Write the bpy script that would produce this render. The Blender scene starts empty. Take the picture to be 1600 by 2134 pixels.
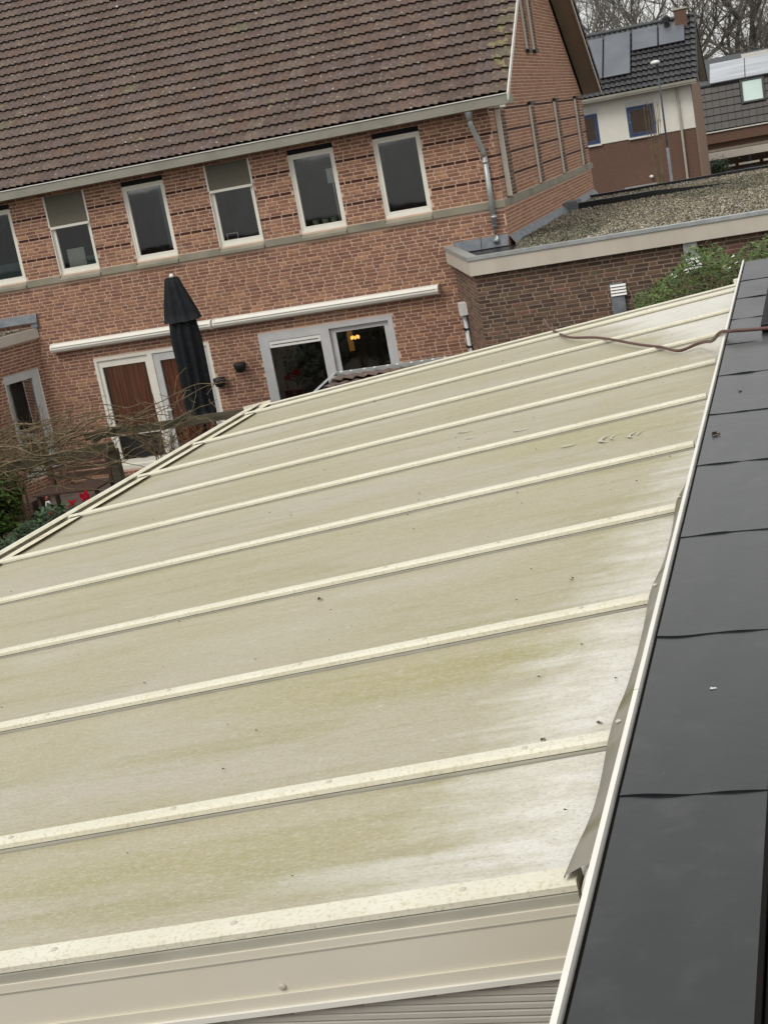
import bpy, math, random
import numpy as np
from mathutils import Vector, Matrix
random.seed(7); np.random.seed(7)
S = bpy.context.scene
COL = S.collection
R = math.radians

# ------------------------------------------------------------------ camera
CAM = Vector((5.10537, -24.41881, 5.11085))
MR = Vector((0.9455832, 0.2714440, -0.1794171))
MU = Vector((0.1001714, 0.2817749, 0.9542372))
MF = Vector((-0.3095772, 0.9202831, -0.2392507))
cd = bpy.data.cameras.new("camera"); cam = bpy.data.objects.new("camera", cd); COL.objects.link(cam)
cam.matrix_world = Matrix(((MR.x, MU.x, -MF.x, CAM.x), (MR.y, MU.y, -MF.y, CAM.y), (MR.z, MU.z, -MF.z, CAM.z), (0, 0, 0, 1)))
cd.sensor_fit = 'HORIZONTAL'; cd.sensor_width = 36; cd.lens = 67.5; cd.clip_start = 0.05; cd.clip_end = 600
S.camera = cam
def project(p):
    q = Vector(p) - CAM; z = q.dot(MF)
    return 800 + 3000 * q.dot(MR) / z, 1067 - 3000 * q.dot(MU) / z

# ------------------------------------------------------------------ world, sun, exposure
W = bpy.data.worlds.new("World"); S.world = W; W.use_nodes = True
nt = W.node_tree; bg = nt.nodes["Background"]
sky = nt.nodes.new("ShaderNodeTexSky"); sky.sky_type = 'NISHITA'; sky.sun_disc = False
SUN_EL, SUN_ROT = R(52), R(205)
sky.sun_elevation = SUN_EL; sky.sun_rotation = SUN_ROT
sky.air_density = 1.6; sky.dust_density = 6.0; sky.ozone_density = 1.0
tc = nt.nodes.new("ShaderNodeTexCoord")
cn = nt.nodes.new("ShaderNodeTexNoise"); cn.inputs["Scale"].default_value = 2.2; cn.inputs["Detail"].default_value = 5
nt.links.new(tc.outputs["Generated"], cn.inputs["Vector"])
cr = nt.nodes.new("ShaderNodeValToRGB")
cr.color_ramp.elements[0].position = .3; cr.color_ramp.elements[0].color = (7.2, 7.25, 7.2, 1)
cr.color_ramp.elements[1].position = .7; cr.color_ramp.elements[1].color = (10.8, 10.7, 10.4, 1)
nt.links.new(cn.outputs["Fac"], cr.inputs["Fac"])
mx = nt.nodes.new("ShaderNodeMixRGB"); mx.inputs[0].default_value = .9
nt.links.new(sky.outputs[0], mx.inputs[1]); nt.links.new(cr.outputs[0], mx.inputs[2])
nt.links.new(mx.outputs[0], bg.inputs[0]); bg.inputs[1].default_value = .075
sl = bpy.data.lights.new("sun", 'SUN'); sl.energy = 1.0; sl.angle = R(25); sl.color = (1, .97, .92)
so = bpy.data.objects.new("sun", sl); COL.objects.link(so)
sd = Vector((math.sin(SUN_ROT) * math.cos(SUN_EL), math.cos(SUN_ROT) * math.cos(SUN_EL), math.sin(SUN_EL)))
so.rotation_euler = sd.to_track_quat('Z', 'Y').to_euler(); so.location = (0, -30, 30)
S.view_settings.view_transform = 'Standard'; S.view_settings.look = 'None'
S.view_settings.exposure = 0.58; S.view_settings.gamma = 1.0
S.cycles.max_bounces = 6; S.cycles.transparent_max_bounces = 8

# ------------------------------------------------------------------ materials
def mat(name, c1, c2=None, scale=6.0, rough=.7, bump=0.0, bscale=40.0, attr=False, metal=0.0, spec=.3, stretch=None, c3=None, c3scale=2.0, c3lo=.55, c3hi=.7, emit=None, coord='pos', detail=4):
    m = bpy.data.materials.new(name); m.use_nodes = True
    n = m.node_tree.nodes; l = m.node_tree.links; b = n["Principled BSDF"]
    b.inputs["Roughness"].default_value = rough; b.inputs["Metallic"].default_value = metal
    b.inputs["Specular IOR Level"].default_value = spec
    if coord == 'pos':
        g = n.new("ShaderNodeNewGeometry"); vec = g.outputs["Position"]
    else:
        g = n.new("ShaderNodeTexCoord"); vec = g.outputs["Object"]
    if stretch:
        mp = n.new("ShaderNodeMapping"); mp.inputs["Scale"].default_value = stretch
        l.new(vec, mp.inputs["Vector"]); vec = mp.outputs["Vector"]
    c2 = c2 or c1
    no = n.new("ShaderNodeTexNoise"); no.inputs["Scale"].default_value = scale; no.inputs["Detail"].default_value = detail
    l.new(vec, no.inputs["Vector"])
    rp = n.new("ShaderNodeValToRGB"); rp.color_ramp.elements[0].position = .35; rp.color_ramp.elements[1].position = .65
    rp.color_ramp.elements[0].color = (*c1, 1); rp.color_ramp.elements[1].color = (*c2, 1)
    l.new(no.outputs["Fac"], rp.inputs["Fac"]); out = rp.outputs["Color"]
    if attr:
        a = n.new("ShaderNodeAttribute"); a.attribute_name = "Col"
        mm = n.new("ShaderNodeMixRGB"); mm.blend_type = 'MULTIPLY'; mm.inputs[0].default_value = 1
        l.new(a.outputs["Color"], mm.inputs[1]); l.new(out, mm.inputs[2]); out = mm.outputs[0]
    if c3:
        n3 = n.new("ShaderNodeTexNoise"); n3.inputs["Scale"].default_value = c3scale; n3.inputs["Detail"].default_value = 6
        l.new(vec, n3.inputs["Vector"])
        r3 = n.new("ShaderNodeMapRange"); r3.inputs[1].default_value = c3lo; r3.inputs[2].default_value = c3hi
        l.new(n3.outputs["Fac"], r3.inputs[0])
        m3 = n.new("ShaderNodeMixRGB"); l.new(r3.outputs[0], m3.inputs[0]); l.new(out, m3.inputs[1]); m3.inputs[2].default_value = (*c3, 1)
        out = m3.outputs[0]
    l.new(out, b.inputs["Base Color"])
    if bump:
        nb = n.new("ShaderNodeTexNoise"); nb.inputs["Scale"].default_value = bscale; nb.inputs["Detail"].default_value = 5
        l.new(vec, nb.inputs["Vector"])
        bp = n.new("ShaderNodeBump"); bp.inputs["Strength"].default_value = bump; bp.inputs["Distance"].default_value = .01
        l.new(nb.outputs["Fac"], bp.inputs["Height"]); l.new(bp.outputs[0], b.inputs["Normal"])
    if emit:
        b.inputs["Emission Color"].default_value = (*emit[:3], 1); b.inputs["Emission Strength"].default_value = emit[3]
    return m

M = {}
M['brick'] = mat("brick_face", (.82, .82, .82), (1.15, 1.12, 1.1), 9, .9, .35, 90, attr=True)
M['mortar'] = mat("mortar_pink", (.58, .41, .315), (.66, .475, .37), 3, .95, .3, 80)
M['mortar_dark'] = mat("mortar_grey", (.29, .215, .165), (.37, .28, .215), 3, .95, .3, 80)
M['tile'] = mat("roof_tile_weathered", (.75, .75, .75), (1.25, 1.2, 1.15), 14, .8, .35, 70, attr=True, c3=(.50, .48, .42), c3scale=17, c3lo=.66, c3hi=.71)
def lichen(m):
    n = m.node_tree.nodes; l = m.node_tree.links; b = n["Principled BSDF"]; src = b.inputs["Base Color"].links[0].from_socket
    g = n.new("ShaderNodeNewGeometry"); sep = n.new("ShaderNodeSeparateXYZ"); l.new(g.outputs["Position"], sep.inputs[0])
    no = n.new("ShaderNodeTexNoise"); no.inputs["Scale"].default_value = 5.0; no.inputs["Detail"].default_value = 6; l.new(g.outputs["Position"], no.inputs["Vector"])
    e = n.new("ShaderNodeMapRange"); e.inputs[1].default_value = -.02; e.inputs[2].default_value = .22; e.inputs[3].default_value = 0; e.inputs[4].default_value = .11; l.new(sep.outputs[0], e.inputs[0])
    ad = n.new("ShaderNodeMath"); ad.operation = 'ADD'; l.new(no.outputs["Fac"], ad.inputs[0]); l.new(e.outputs[0], ad.inputs[1])
    f = n.new("ShaderNodeMapRange"); f.inputs[1].default_value = .67; f.inputs[2].default_value = .72; f.inputs[4].default_value = .85; l.new(ad.outputs[0], f.inputs[0])
    mm = n.new("ShaderNodeMixRGB"); l.new(f.outputs[0], mm.inputs[0]); l.new(src, mm.inputs[1]); mm.inputs[2].default_value = (.22, .20, .09, 1); l.new(mm.outputs[0], b.inputs["Base Color"])
M['tile_plain'] = M['tile'].copy(); lichen(M['tile'])
M['tile_dark'] = mat("roof_tile_anthracite", (.85, .85, .85), (1.15, 1.15, 1.15), 8, .45, .15, 60, attr=True, spec=.5)
M['under'] = mat("underlay", (.02, .018, .016), rough=.9)
M['cream'] = mat("cream_frame", (.74, .72, .64), (.79, .77, .69), 5, .4)
M['greyframe'] = mat("grey_white_frame", (.50, .50, .50), (.55, .55, .55), 5, .4)
M['gutterbox'] = mat("painted_gutter_board", (.25, .24, .20), (.29, .28, .235), 3, .6, c3=(.17, .16, .13), c3scale=1.2, c3lo=.55, c3hi=.8)
M['soffit'] = mat("beige_soffit", (.30, .24, .18), (.33, .265, .20), 3, .7)
M['whitetrim'] = mat("white_trim", (.62, .60, .55), (.70, .68, .62), 8, .5)
M['zinc'] = mat("zinc", (.36, .38, .38), (.46, .48, .48), 8, .42, metal=.45)
M['lead'] = mat("lead_flashing", (.13, .145, .16), (.20, .215, .235), 7, .6, .3, 20)
M['concrete'] = mat("concrete_band", (.24, .22, .17), (.31, .285, .225), 3, .85, .2, 60, c3=(.15, .15, .11), c3scale=1.5, c3lo=.5, c3hi=.75)
M['fascia'] = mat("beige_fascia", (.50, .45, .385), (.55, .50, .43), 1.5, .55, stretch=(3, 3, .6))
M['screen'] = mat("taupe_screen", (.135, .128, .10), (.15, .142, .11), 30, .8)
M['dark'] = mat("dark_interior", (.012, .012, .013), rough=.8)
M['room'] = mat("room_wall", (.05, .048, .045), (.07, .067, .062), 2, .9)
M['awning'] = mat("cream_awning_case", (.76, .74, .67), (.80, .78, .71), 4, .35)
M['black'] = mat("black_fabric", (.008, .009, .011), (.014, .016, .019), 12, .85, .3, 120)
M['blackmetal'] = mat("black_metal", (.02, .02, .022), rough=.5)
M['wood'] = mat("weathered_wood", (.06, .052, .032), (.11, .095, .06), 4, .85, .4, 30, stretch=(1, 6, 6))
M['bark'] = mat("bark", (.085, .072, .048), (.15, .13, .09), 20, .9)
M['vine'] = mat("vine_bark", (.10, .075, .042), (.20, .155, .09), 12, .9)
M['twig'] = mat("twig_brown", (.12, .085, .05), (.2, .15, .09), 12, .9)
M['treefar'] = mat("far_branches", (.11, .103, .088), (.17, .16, .138), 2, .95)
M['leaf'] = mat("shrub_leaf", (.035, .075, .018), (.10, .155, .045), 4, .5, attr=True)
M['ivy'] = mat("ivy_leaf", (.014, .038, .016), (.035, .072, .030), 5, .5, attr=True)
M['curtain'] = mat("rust_curtain", (.40, .10, .04), (.80, .25, .11), 9, .9, stretch=(3, 3, .15))
M['gravel'] = mat("gravel", (.8, .8, .8), (1.15, 1.12, 1.05), 30, .9, attr=True)
M['gravelbase'] = mat("gravel_bed", (.10, .085, .06), (.17, .145, .105), 12, .95, .5, 30)
M['ground'] = mat("soil", (.045, .035, .022), (.075, .06, .038), 3, .95, .4, 12)
M['paver'] = mat("dark_paver", (.07, .055, .045), (.11, .088, .07), 5, .9, .3, 40)
M['asphalt'] = mat("asphalt", (.045, .045, .045), (.06, .06, .058), 5, .9)
M['white'] = mat("white_plaster", (.66, .64, .57), (.72, .70, .63), 2, .8, .1, 30)
M['brownwall'] = mat("brown_brick_far", (.115, .068, .05), (.155, .092, .068), 18, .9, .3, 30, stretch=(1, 1, 4))
M['sidewall'] = mat("light_brown_brick_far", (.26, .175, .13), (.31, .21, .155), 10, .9, stretch=(1, 1, 4))
M['blue'] = mat("blue_frame", (.05, .075, .15), (.06, .09, .17), 5, .4)
M['solar'] = mat("solar_panel", (.10, .11, .13), (.13, .14, .16), 1.2, .25, spec=.6)
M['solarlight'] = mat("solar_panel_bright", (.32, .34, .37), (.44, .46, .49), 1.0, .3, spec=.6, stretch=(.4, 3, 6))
M['anthracite'] = mat("anthracite", (.05, .055, .06), rough=.5)
M['lampwhite'] = mat("lamp_white", (.75, .75, .72), rough=.4)
M['red'] = mat("red_petal", (.45, .01, .03), (.6, .02, .05), 20, .5)
M['terracotta'] = mat("terracotta", (.20, .06, .04), (.26, .08, .05), 10, .8)
M['bench'] = mat("brown_hardwood", (.05, .028, .02), (.085, .05, .036), 6, .7, stretch=(8, 1, 8))
M['rubberhose'] = mat("red_brown_hose", (.085, .042, .035), (.125, .062, .052), 10, .45)
M['debris'] = mat("dead_leaf", (.025, .018, .010), (.06, .04, .022), 60, .9)
M['pale'] = mat("pale_bit", (.6, .6, .55), (.7, .7, .65), 30, .8)
M['teal'] = mat("teal_cloth", (.10, .17, .17), (.14, .22, .215), 6, .9)
M['greenpot'] = mat("pale_green_pot", (.34, .40, .30), rough=.5)
M['glow'] = mat("lamp_glow", (.9, .6, .2), emit=(1, .45, .10, 1.4))
M['lamplight'] = mat("lamplight_emission", (.12, .08, .02), emit=(.9, .40, .06, .10))  # lamplight put in as emission; the surface itself is no lamp

def glass(name, tint=(.9, .95, .95), gl=.12, rough=.03):
    m = bpy.data.materials.new(name); m.use_nodes = True
    n = m.node_tree.nodes; l = m.node_tree.links
    for x in list(n):
        if x.type != 'OUTPUT_MATERIAL': n.remove(x)
    o = [x for x in n if x.type == 'OUTPUT_MATERIAL'][0]
    t = n.new("ShaderNodeBsdfTransparent"); t.inputs[0].default_value = (*tint, 1)
    g = n.new("ShaderNodeBsdfGlossy"); g.inputs["Roughness"].default_value = rough
    geo = n.new("ShaderNodeNewGeometry"); nz = n.new("ShaderNodeTexNoise"); nz.inputs["Scale"].default_value = .8
    l.new(geo.outputs["Position"], nz.inputs["Vector"])
    bp = n.new("ShaderNodeBump"); bp.inputs["Strength"].default_value = .05; bp.inputs["Distance"].default_value = .05
    l.new(nz.outputs["Fac"], bp.inputs["Height"]); l.new(bp.outputs[0], g.inputs["Normal"])
    f = n.new("ShaderNodeFresnel"); f.inputs[0].default_value = 1.5
    ad = n.new("ShaderNodeMath"); ad.operation = 'ADD'; ad.inputs[1].default_value = gl; ad.use_clamp = True
    l.new(f.outputs[0], ad.inputs[0])
    mixs = n.new("ShaderNodeMixShader"); l.new(ad.outputs[0], mixs.inputs[0]); l.new(t.outputs[0], mixs.inputs[1]); l.new(g.outputs[0], mixs.inputs[2])
    l.new(mixs.outputs[0], o.inputs[0])
    return m
M['glass'] = glass("window_glass", (.93, .95, .95), .075)
M['glass_sky'] = mat("skylight_glass", (.50, .66, .62), (.58, .72, .68), 1, .1, spec=.8)

def patio_mat():
    m = bpy.data.materials.new("polycarbonate_algae"); m.use_nodes = True
    n = m.node_tree.nodes; l = m.node_tree.links; b = n["Principled BSDF"]
    g = n.new("ShaderNodeNewGeometry"); P = g.outputs["Position"]
    sep = n.new("ShaderNodeSeparateXYZ"); l.new(P, sep.inputs[0])
    def noise(sc, st, det=6, ro=.6):
        mp = n.new("ShaderNodeMapping"); mp.inputs["Scale"].default_value = st; mp.inputs["Rotation"].default_value = (0, 0, R(-3.3))
        l.new(P, mp.inputs[0]); x = n.new("ShaderNodeTexNoise"); x.inputs["Scale"].default_value = sc; x.inputs["Detail"].default_value = det; x.inputs["Roughness"].default_value = ro; x.inputs["Distortion"].default_value = .35
        l.new(mp.outputs[0], x.inputs["Vector"]); return x.outputs["Fac"]
    def rng(v, a, b_, c=0, d=1):
        x = n.new("ShaderNodeMapRange"); x.inputs[1].default_value = a; x.inputs[2].default_value = b_; x.inputs[3].default_value = c; x.inputs[4].default_value = d
        l.new(v, x.inputs[0]); return x.outputs[0]
    def mix(f, a, b_):
        x = n.new("ShaderNodeMixRGB")
        if isinstance(f, float): x.inputs[0].default_value = f
        else: l.new(f, x.inputs[0])
        for i, c in ((1, a), (2, b_)):
            if isinstance(c, tuple): x.inputs[i].default_value = (*c, 1)
            else: l.new(c, x.inputs[i])
        return x.outputs[0]
    def mth(op, a, b_):
        x = n.new("ShaderNodeMath"); x.operation = op
        for i, c in ((0, a), (1, b_)):
            if isinstance(c, (float, int)): x.inputs[i].default_value = c
            else: l.new(c, x.inputs[i])
        return x.outputs[0]
    c = mix(rng(noise(2.0, (.5, 2.0, 1), 3), .35, .65), (.385, .345, .235), (.36, .325, .205))
    c = mix(rng(noise(1.1, (.6, 1.6, 1), 3), .50, .66, 0, .8), c, (.415, .375, .30))            # greyer pinkish zones
    c = mix(rng(noise(3.2, (.45, 3.0, 1), 6), .52, .72, 0, .8), c, (.28, .258, .115))
    def blob(cx, cy, rx, ry):
        a_ = mth('POWER', mth('DIVIDE', mth('SUBTRACT', sep.outputs[0], cx), rx), 2.0); b_ = mth('POWER', mth('DIVIDE', mth('SUBTRACT', sep.outputs[1], cy), ry), 2.0)
        return rng(mth('ADD', mth('ADD', a_, b_), mth('MULTIPLY', noise(6, (.4, 2.4, 1), 6, .7), 1.2)), 1.5, .4, 0, .62)
    c = mix(blob(3.95, -20.75, .75, .22), c, (.29, .255, .07)); c = mix(blob(3.6, -21.75, .7, .13), c, (.31, .28, .11)); c = mix(blob(3.9, -17.7, .6, .4), c, (.33, .30, .14))         # algae streaks
    c = mix(rng(noise(26, (.35, 3.2, 1), 4), .62, .72, 0, .4), c, (.48, .455, .35))           # fine light streaks
    c = mix(rng(noise(9, (.5, 2.6, 1), 6, .7), .64, .7, 0, .35), c, (.52, .50, .42))
    c = mix(rng(noise(60, (.45, 1.5, 1), 4, .7), .54, .68, 0, .6), c, (.47, .455, .36))
    c = mix(rng(noise(42, (.5, 1.6, 1), 4, .7), .57, .72, 0, .4), c, (.22, .20, .12))
    c = mix(rng(noise(5.5, (.8, 1.5, 1), 8, .8), .60, .68, 0, .5), c, (.50, .485, .43))
    c = mix(mth('MULTIPLY', blob(4.05, -21.92, .28, .07), .8), c, (.62, .61, .56)); c = mix(mth('MULTIPLY', blob(3.15, -20.1, .6, .25), .6), c, (.47, .44, .38))
    # clean whitish zone up by the wall flashing, ragged edge
    edge = mth('ADD', sep.outputs[0], mth('MULTIPLY', noise(3.5, (.25, 2.0, 1), 7, .7), .9))
    edge = mth('ADD', edge, mth('MULTIPLY', noise(11, (1, 1, 1), 5, .7), .35))
    yo = rng(sep.outputs[1], -17.0, -21.6, -.1, .28)
    yf = rng(sep.outputs[1], -16.5, -13.5, 0, 1.15)
    edge = mth('ADD', mth('ADD', edge, yo), yf)
    wf = mth('MULTIPLY', rng(edge, 5.0, 5.36, 0, .92), rng(noise(8, (.8, 1.6, 1), 7, .75), .30, .52, .45, 1))
    c = mix(wf, c, (.68, .67, .62))
    c = mix(rng(noise(130, (.6, 1.3, 1), 3, .7), .50, .66, 0, .45), c, (.52, .50, .42)); c = mix(rng(noise(150, (.6, 1.3, 1), 3, .7), .52, .66, 0, .45), c, (.23, .21, .13))
    c = mix(rng(noise(7, (1, 1.3, 1), 9, .85), .62, .67, 0, .55), c, (.60, .59, .54))
    sp = rng(noise(60, (1, 1, 1), 3), .74, .78, 0, .45); c = mix(sp, c, (.16, .15, .08))
    l.new(c, b.inputs["Base Color"])
    l.new(rng(noise(5, (.4, 2, 1), 4), .3, .7, .38, .62), b.inputs["Roughness"]); b.inputs["Specular IOR Level"].default_value = .4
    nb = noise(30, (.5, 2, 1), 4); bp = n.new("ShaderNodeBump"); bp.inputs["Strength"].default_value = .12; bp.inputs["Distance"].default_value = .004
    l.new(nb, bp.inputs["Height"]); l.new(bp.outputs[0], b.inputs["Normal"])
    return m
M['poly'] = patio_mat()
M['cap'] = mat("cream_rafter_cap", (.70, .675, .565), (.65, .62, .50), 7, .45, .1, 50, c3=(.50, .465, .32), c3scale=110, c3lo=.52, c3hi=.74)
M['caps'] = mat("grey_rafter_shade", (.36, .345, .285), (.42, .40, .335), 8, .6)  # shade on the rafter side is put into this grey; other grey parts share it
M['beam'] = mat("beige_side_beam", (.66, .62, .52), (.70, .655, .55), 1.6, .5, c3=(.60, .55, .44), c3scale=1.3, c3lo=.5, c3hi=.8)
M['gutcream'] = mat("cream_gutter", (.66, .62, .47), (.72, .68, .53), 5, .45, c3=(.50, .43, .25), c3scale=9, c3lo=.5, c3hi=.75)
M['felt'] = mat("flashing_felt", (.20, .19, .165), (.27, .255, .21), 4, .85, .4, 25, c3=(.16, .15, .08), c3scale=5, c3lo=.52, c3hi=.7)
M['bitumen'] = mat("bitumen_sheet", (.006, .0075, .009), (.012, .0135, .015), 1.6, .5, .30, 14, spec=.2, c3=(.021, .023, .0235), c3scale=12, c3lo=.55, c3hi=.75)
_b = M['bitumen'].node_tree.nodes['Principled BSDF']; _b.inputs['Coat Weight'].default_value = .6; _b.inputs['Coat Roughness'].default_value = .22
M['alu'] = mat("white_aluminium_trim", (.70, .68, .62), (.76, .74, .68), 6, .4)
M['ribs'] = mat("grey_ribbed_slat", (.44, .425, .37), (.50, .48, .42), 4, .6)
M['darkbrown'] = mat("dark_brown_board", (.012, .008, .006), rough=.9)
M['smear'] = mat("pale_smear", (.50, .49, .43), (.40, .38, .30), 40, .6)

# ------------------------------------------------------------------ mesh helpers
class MB:
    def __init__(s): s.v = []; s.f = []; s.c = []
    def add(s, vs, fs, col=None):
        o = len(s.v); s.v += [tuple(p) for p in vs]
        for f in fs: s.f.append(tuple(i + o for i in f)); s.c.append(col)
    def box(s, a, b, col=None):
        x0, y0, z0 = a; x1, y1, z1 = b
        s.add([(x0, y0, z0), (x1, y0, z0), (x1, y1, z0), (x0, y1, z0), (x0, y0, z1), (x1, y0, z1), (x1, y1, z1), (x0, y1, z1)],
              [(0, 3, 2, 1), (4, 5, 6, 7), (0, 1, 5, 4), (1, 2, 6, 5), (2, 3, 7, 6), (3, 0, 4, 7)], col)
    def obox(s, O, U, V, N, col=None):
        O, U, V, N = map(Vector, (O, U, V, N))
        p = [O, O + U, O + U + V, O + V]; p += [q + N for q in p]
        s.add(p, [(0, 3, 2, 1), (4, 5, 6, 7), (0, 1, 5, 4), (1, 2, 6, 5), (2, 3, 7, 6), (3, 0, 4, 7)], col)
    def tube(s, pts, rad, n=6, col=None, cap=True):
        pts = [Vector(p) for p in pts]
        if not isinstance(rad, (list, tuple)): rad = [rad] * len(pts)
        o = len(s.v); ring = []
        for i, p in enumerate(pts):
            d = (pts[min(i + 1, len(pts) - 1)] - pts[max(i - 1, 0)]).normalized()
            a = d.cross(Vector((0, 0, 1)))
            if a.length < .1: a = d.cross(Vector((0, 1, 0)))
            a.normalize(); b = d.cross(a)
            for k in range(n):
                t = 2 * math.pi * k / n; s.v.append(tuple(p + (a * math.cos(t) + b * math.sin(t)) * rad[i]))
        for i in range(len(pts) - 1):
            for k in range(n):
                s.f.append((o + i * n + k, o + i * n + (k + 1) % n, o + (i + 1) * n + (k + 1) % n, o + (i + 1) * n + k)); s.c.append(col)
        if cap:
            s.f.append(tuple(o + k for k in range(n))[::-1]); s.c.append(col)
            s.f.append(tuple(o + (len(pts) - 1) * n + k for k in range(n))); s.c.append(col)
    def prism(s, poly, z0, z1, col=None):
        n = len(poly); a = [(x, y, z0) for x, y in poly] + [(x, y, z1) for x, y in poly]
        s.add(a, [tuple(range(n))[::-1], tuple(range(n, 2 * n))] + [(i, (i + 1) % n, n + (i + 1) % n, n + i) for i in range(n)], col)
    def lathe(s, prof, c, n=16, col=None):
        o = len(s.v)
        for r, z in prof:
            for k in range(n):
                t = 2 * math.pi * k / n; s.v.append((c[0] + r * math.cos(t), c[1] + r * math.sin(t), c[2] + z))
        for i in range(len(prof) - 1):
            for k in range(n):
                s.f.append((o + i * n + k, o + i * n + (k + 1) % n, o + (i + 1) * n + (k + 1) % n, o + (i + 1) * n + k)); s.c.append(col)
        s.f.append(tuple(o + k for k in range(n))[::-1]); s.c.append(col)
        s.f.append(tuple(o + (len(prof) - 1) * n + k for k in range(n))); s.c.append(col)
    def mesh(s, name, m, smooth=False):
        me = bpy.data.meshes.new(name); me.from_pydata(s.v, [], s.f)
        if any(c is not None for c in s.c):
            ca = me.color_attributes.new("Col", 'FLOAT_COLOR', 'CORNER')
            arr = []
            for f, c in zip(s.f, s.c):
                c = c or (1, 1, 1); arr += [c[0], c[1], c[2], 1.0] * len(f)
            ca.data.foreach_set("color", arr)
        if m: me.materials.append(m)
        if smooth: me.polygons.foreach_set("use_smooth", [True] * len(me.polygons))
        me.update(); return me

WP = {}   # world position of things / parts
def link(name, me, parent=None, loc=None, rot=None, **kw):
    """loc is the WORLD location; things have no rotation so parenting is a subtraction"""
    o = bpy.data.objects.new(name, me); COL.objects.link(o)
    w = Vector(loc) if loc is not None else Vector((0, 0, 0))
    WP[o.name] = w
    if parent is not None:
        o.parent = parent; o.location = w - WP[parent.name]
    else: o.location = w
    if rot: o.rotation_euler = rot
    for k, v in kw.items(): o[k] = v
    return o
def thing(name, label, cat, loc, group=None):
    o = link(name, None, None, loc, label=label, category=cat)
    if group: o['group'] = group
    return o
def part(name, mb, m, parent, smooth=False, **kw):
    return link(name, mb.mesh(name, M[m] if isinstance(m, str) else m, smooth), parent, None if parent is None else (0, 0, 0), **kw)
def solo(name, label, cat, mb, m, smooth=False, group=None, **kw):
    o = part(name, mb, m, None, smooth, **kw); o['label'] = label; o['category'] = cat
    if group: o['group'] = group
    return o
def struct(name, mb, m, smooth=False):
    return part(name, mb, m, None, smooth, kind='structure')

# ------------------------------------------------------------------ ground
g = MB(); g.add([(-300, -200, 0), (300, -200, 0), (300, 400, 0), (-300, 400, 0)], [(0, 1, 2, 3)])
struct("ground", g, 'ground')
g = MB(); g.add([(-14, 12, .004), (30, 12, .004), (30, 31, .004), (-14, 31, .004)], [(0, 1, 2, 3)])
struct("road", g, 'asphalt')
g = MB()
for i in range(26):
    for j in range(12):
        x = -9.0 + i * .31; y = -3.4 + j * .31
        g.box((x, y, -.02), (x + .3, y + .3, .03 + random.random() * .004))
struct("patio_paving", g, 'paver')

# ------------------------------------------------------------------ bricks
PAL_RED = [(.205, .10, .068), (.185, .088, .062), (.225, .112, .072), (.24, .125, .078), (.165, .078, .056), (.20, .102, .075), (.145, .070, .052), (.22, .115, .082)]
PAL_RED = [(a * 1.16, b * 1.25, c * 1.24) for a, b, c in PAL_RED]
_m = [sum(c[i] for c in PAL_RED) / 8 for i in range(3)]; PAL_RED = [tuple((_m[i] + (c[i] - _m[i]) * .7) * (1.12, 1.08, 1.05)[i] for i in range(3)) for c in PAL_RED]
PAL_DARK0 = [(.105, .055, .04), (.085, .045, .034), (.125, .068, .045), (.145, .075, .05), (.07, .038, .03), (.11, .065, .045), (.16, .07, .05), (.095, .052, .038)]
PAL_DARK = [(a * 1.12, b * 1.38, c * 1.42) for a, b, c in PAL_DARK0]
PAL_ORANGE = [(.29, .145, .088), (.275, .14, .09), (.31, .16, .098), (.255, .125, .08), (.285, .152, .105), (.235, .115, .075), (.32, .17, .10), (.27, .132, .088)]
PAL_ORANGE = [(a * 1.22, b * 1.28, c * 1.25) for a, b, c in PAL_ORANGE]
BAND = (.062, .02, .014)
BL, BH, BP, BM = .203, .0455, .0625, .017
def brick_mesh(L, col):
    b = MB(); d = .010
    x = L / 2; h = BH / 2; e = .003
    b.add([(-x, 0, -h), (x, 0, -h), (x, 0, h), (-x, 0, h), (-x + e, -d, -h + e), (x - e, -d, -h + e), (x - e, -d, h - e), (-x + e, -d, h - e)],
          [(4, 5, 6, 7), (0, 1, 5, 4), (1, 2, 6, 5), (2, 3, 7, 6), (3, 0, 4, 7)], col)
    return b
def wall_backing(O, ang, L, z0, z1, openings, thick=.22):
    u = Vector((math.cos(ang), math.sin(ang), 0)); n = Vector((math.sin(ang), -math.cos(ang), 0))
    mb = MB(); xs = sorted(set([0, L] + [min(max(o[0], 0), L) for o in openings] + [min(max(o[1], 0), L) for o in openings]))
    for a, b in zip(xs[:-1], xs[1:]):
        if b - a < 1e-4: continue
        mid = (a + b) / 2; zs = z0
        for o in sorted([o for o in openings if o[0] < mid < o[1]], key=lambda o: o[2]):
            if o[2] > zs + 1e-3: mb.obox(Vector(O) + u * a + Vector((0, 0, zs)), u * (b - a), -n * thick, Vector((0, 0, o[2] - zs)))
            zs = max(zs, o[3])
        if zs < z1 - 1e-3: mb.obox(Vector(O) + u * a + Vector((0, 0, zs)), u * (b - a), -n * thick, Vector((0, 0, z1 - zs)))
    return mb
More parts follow.
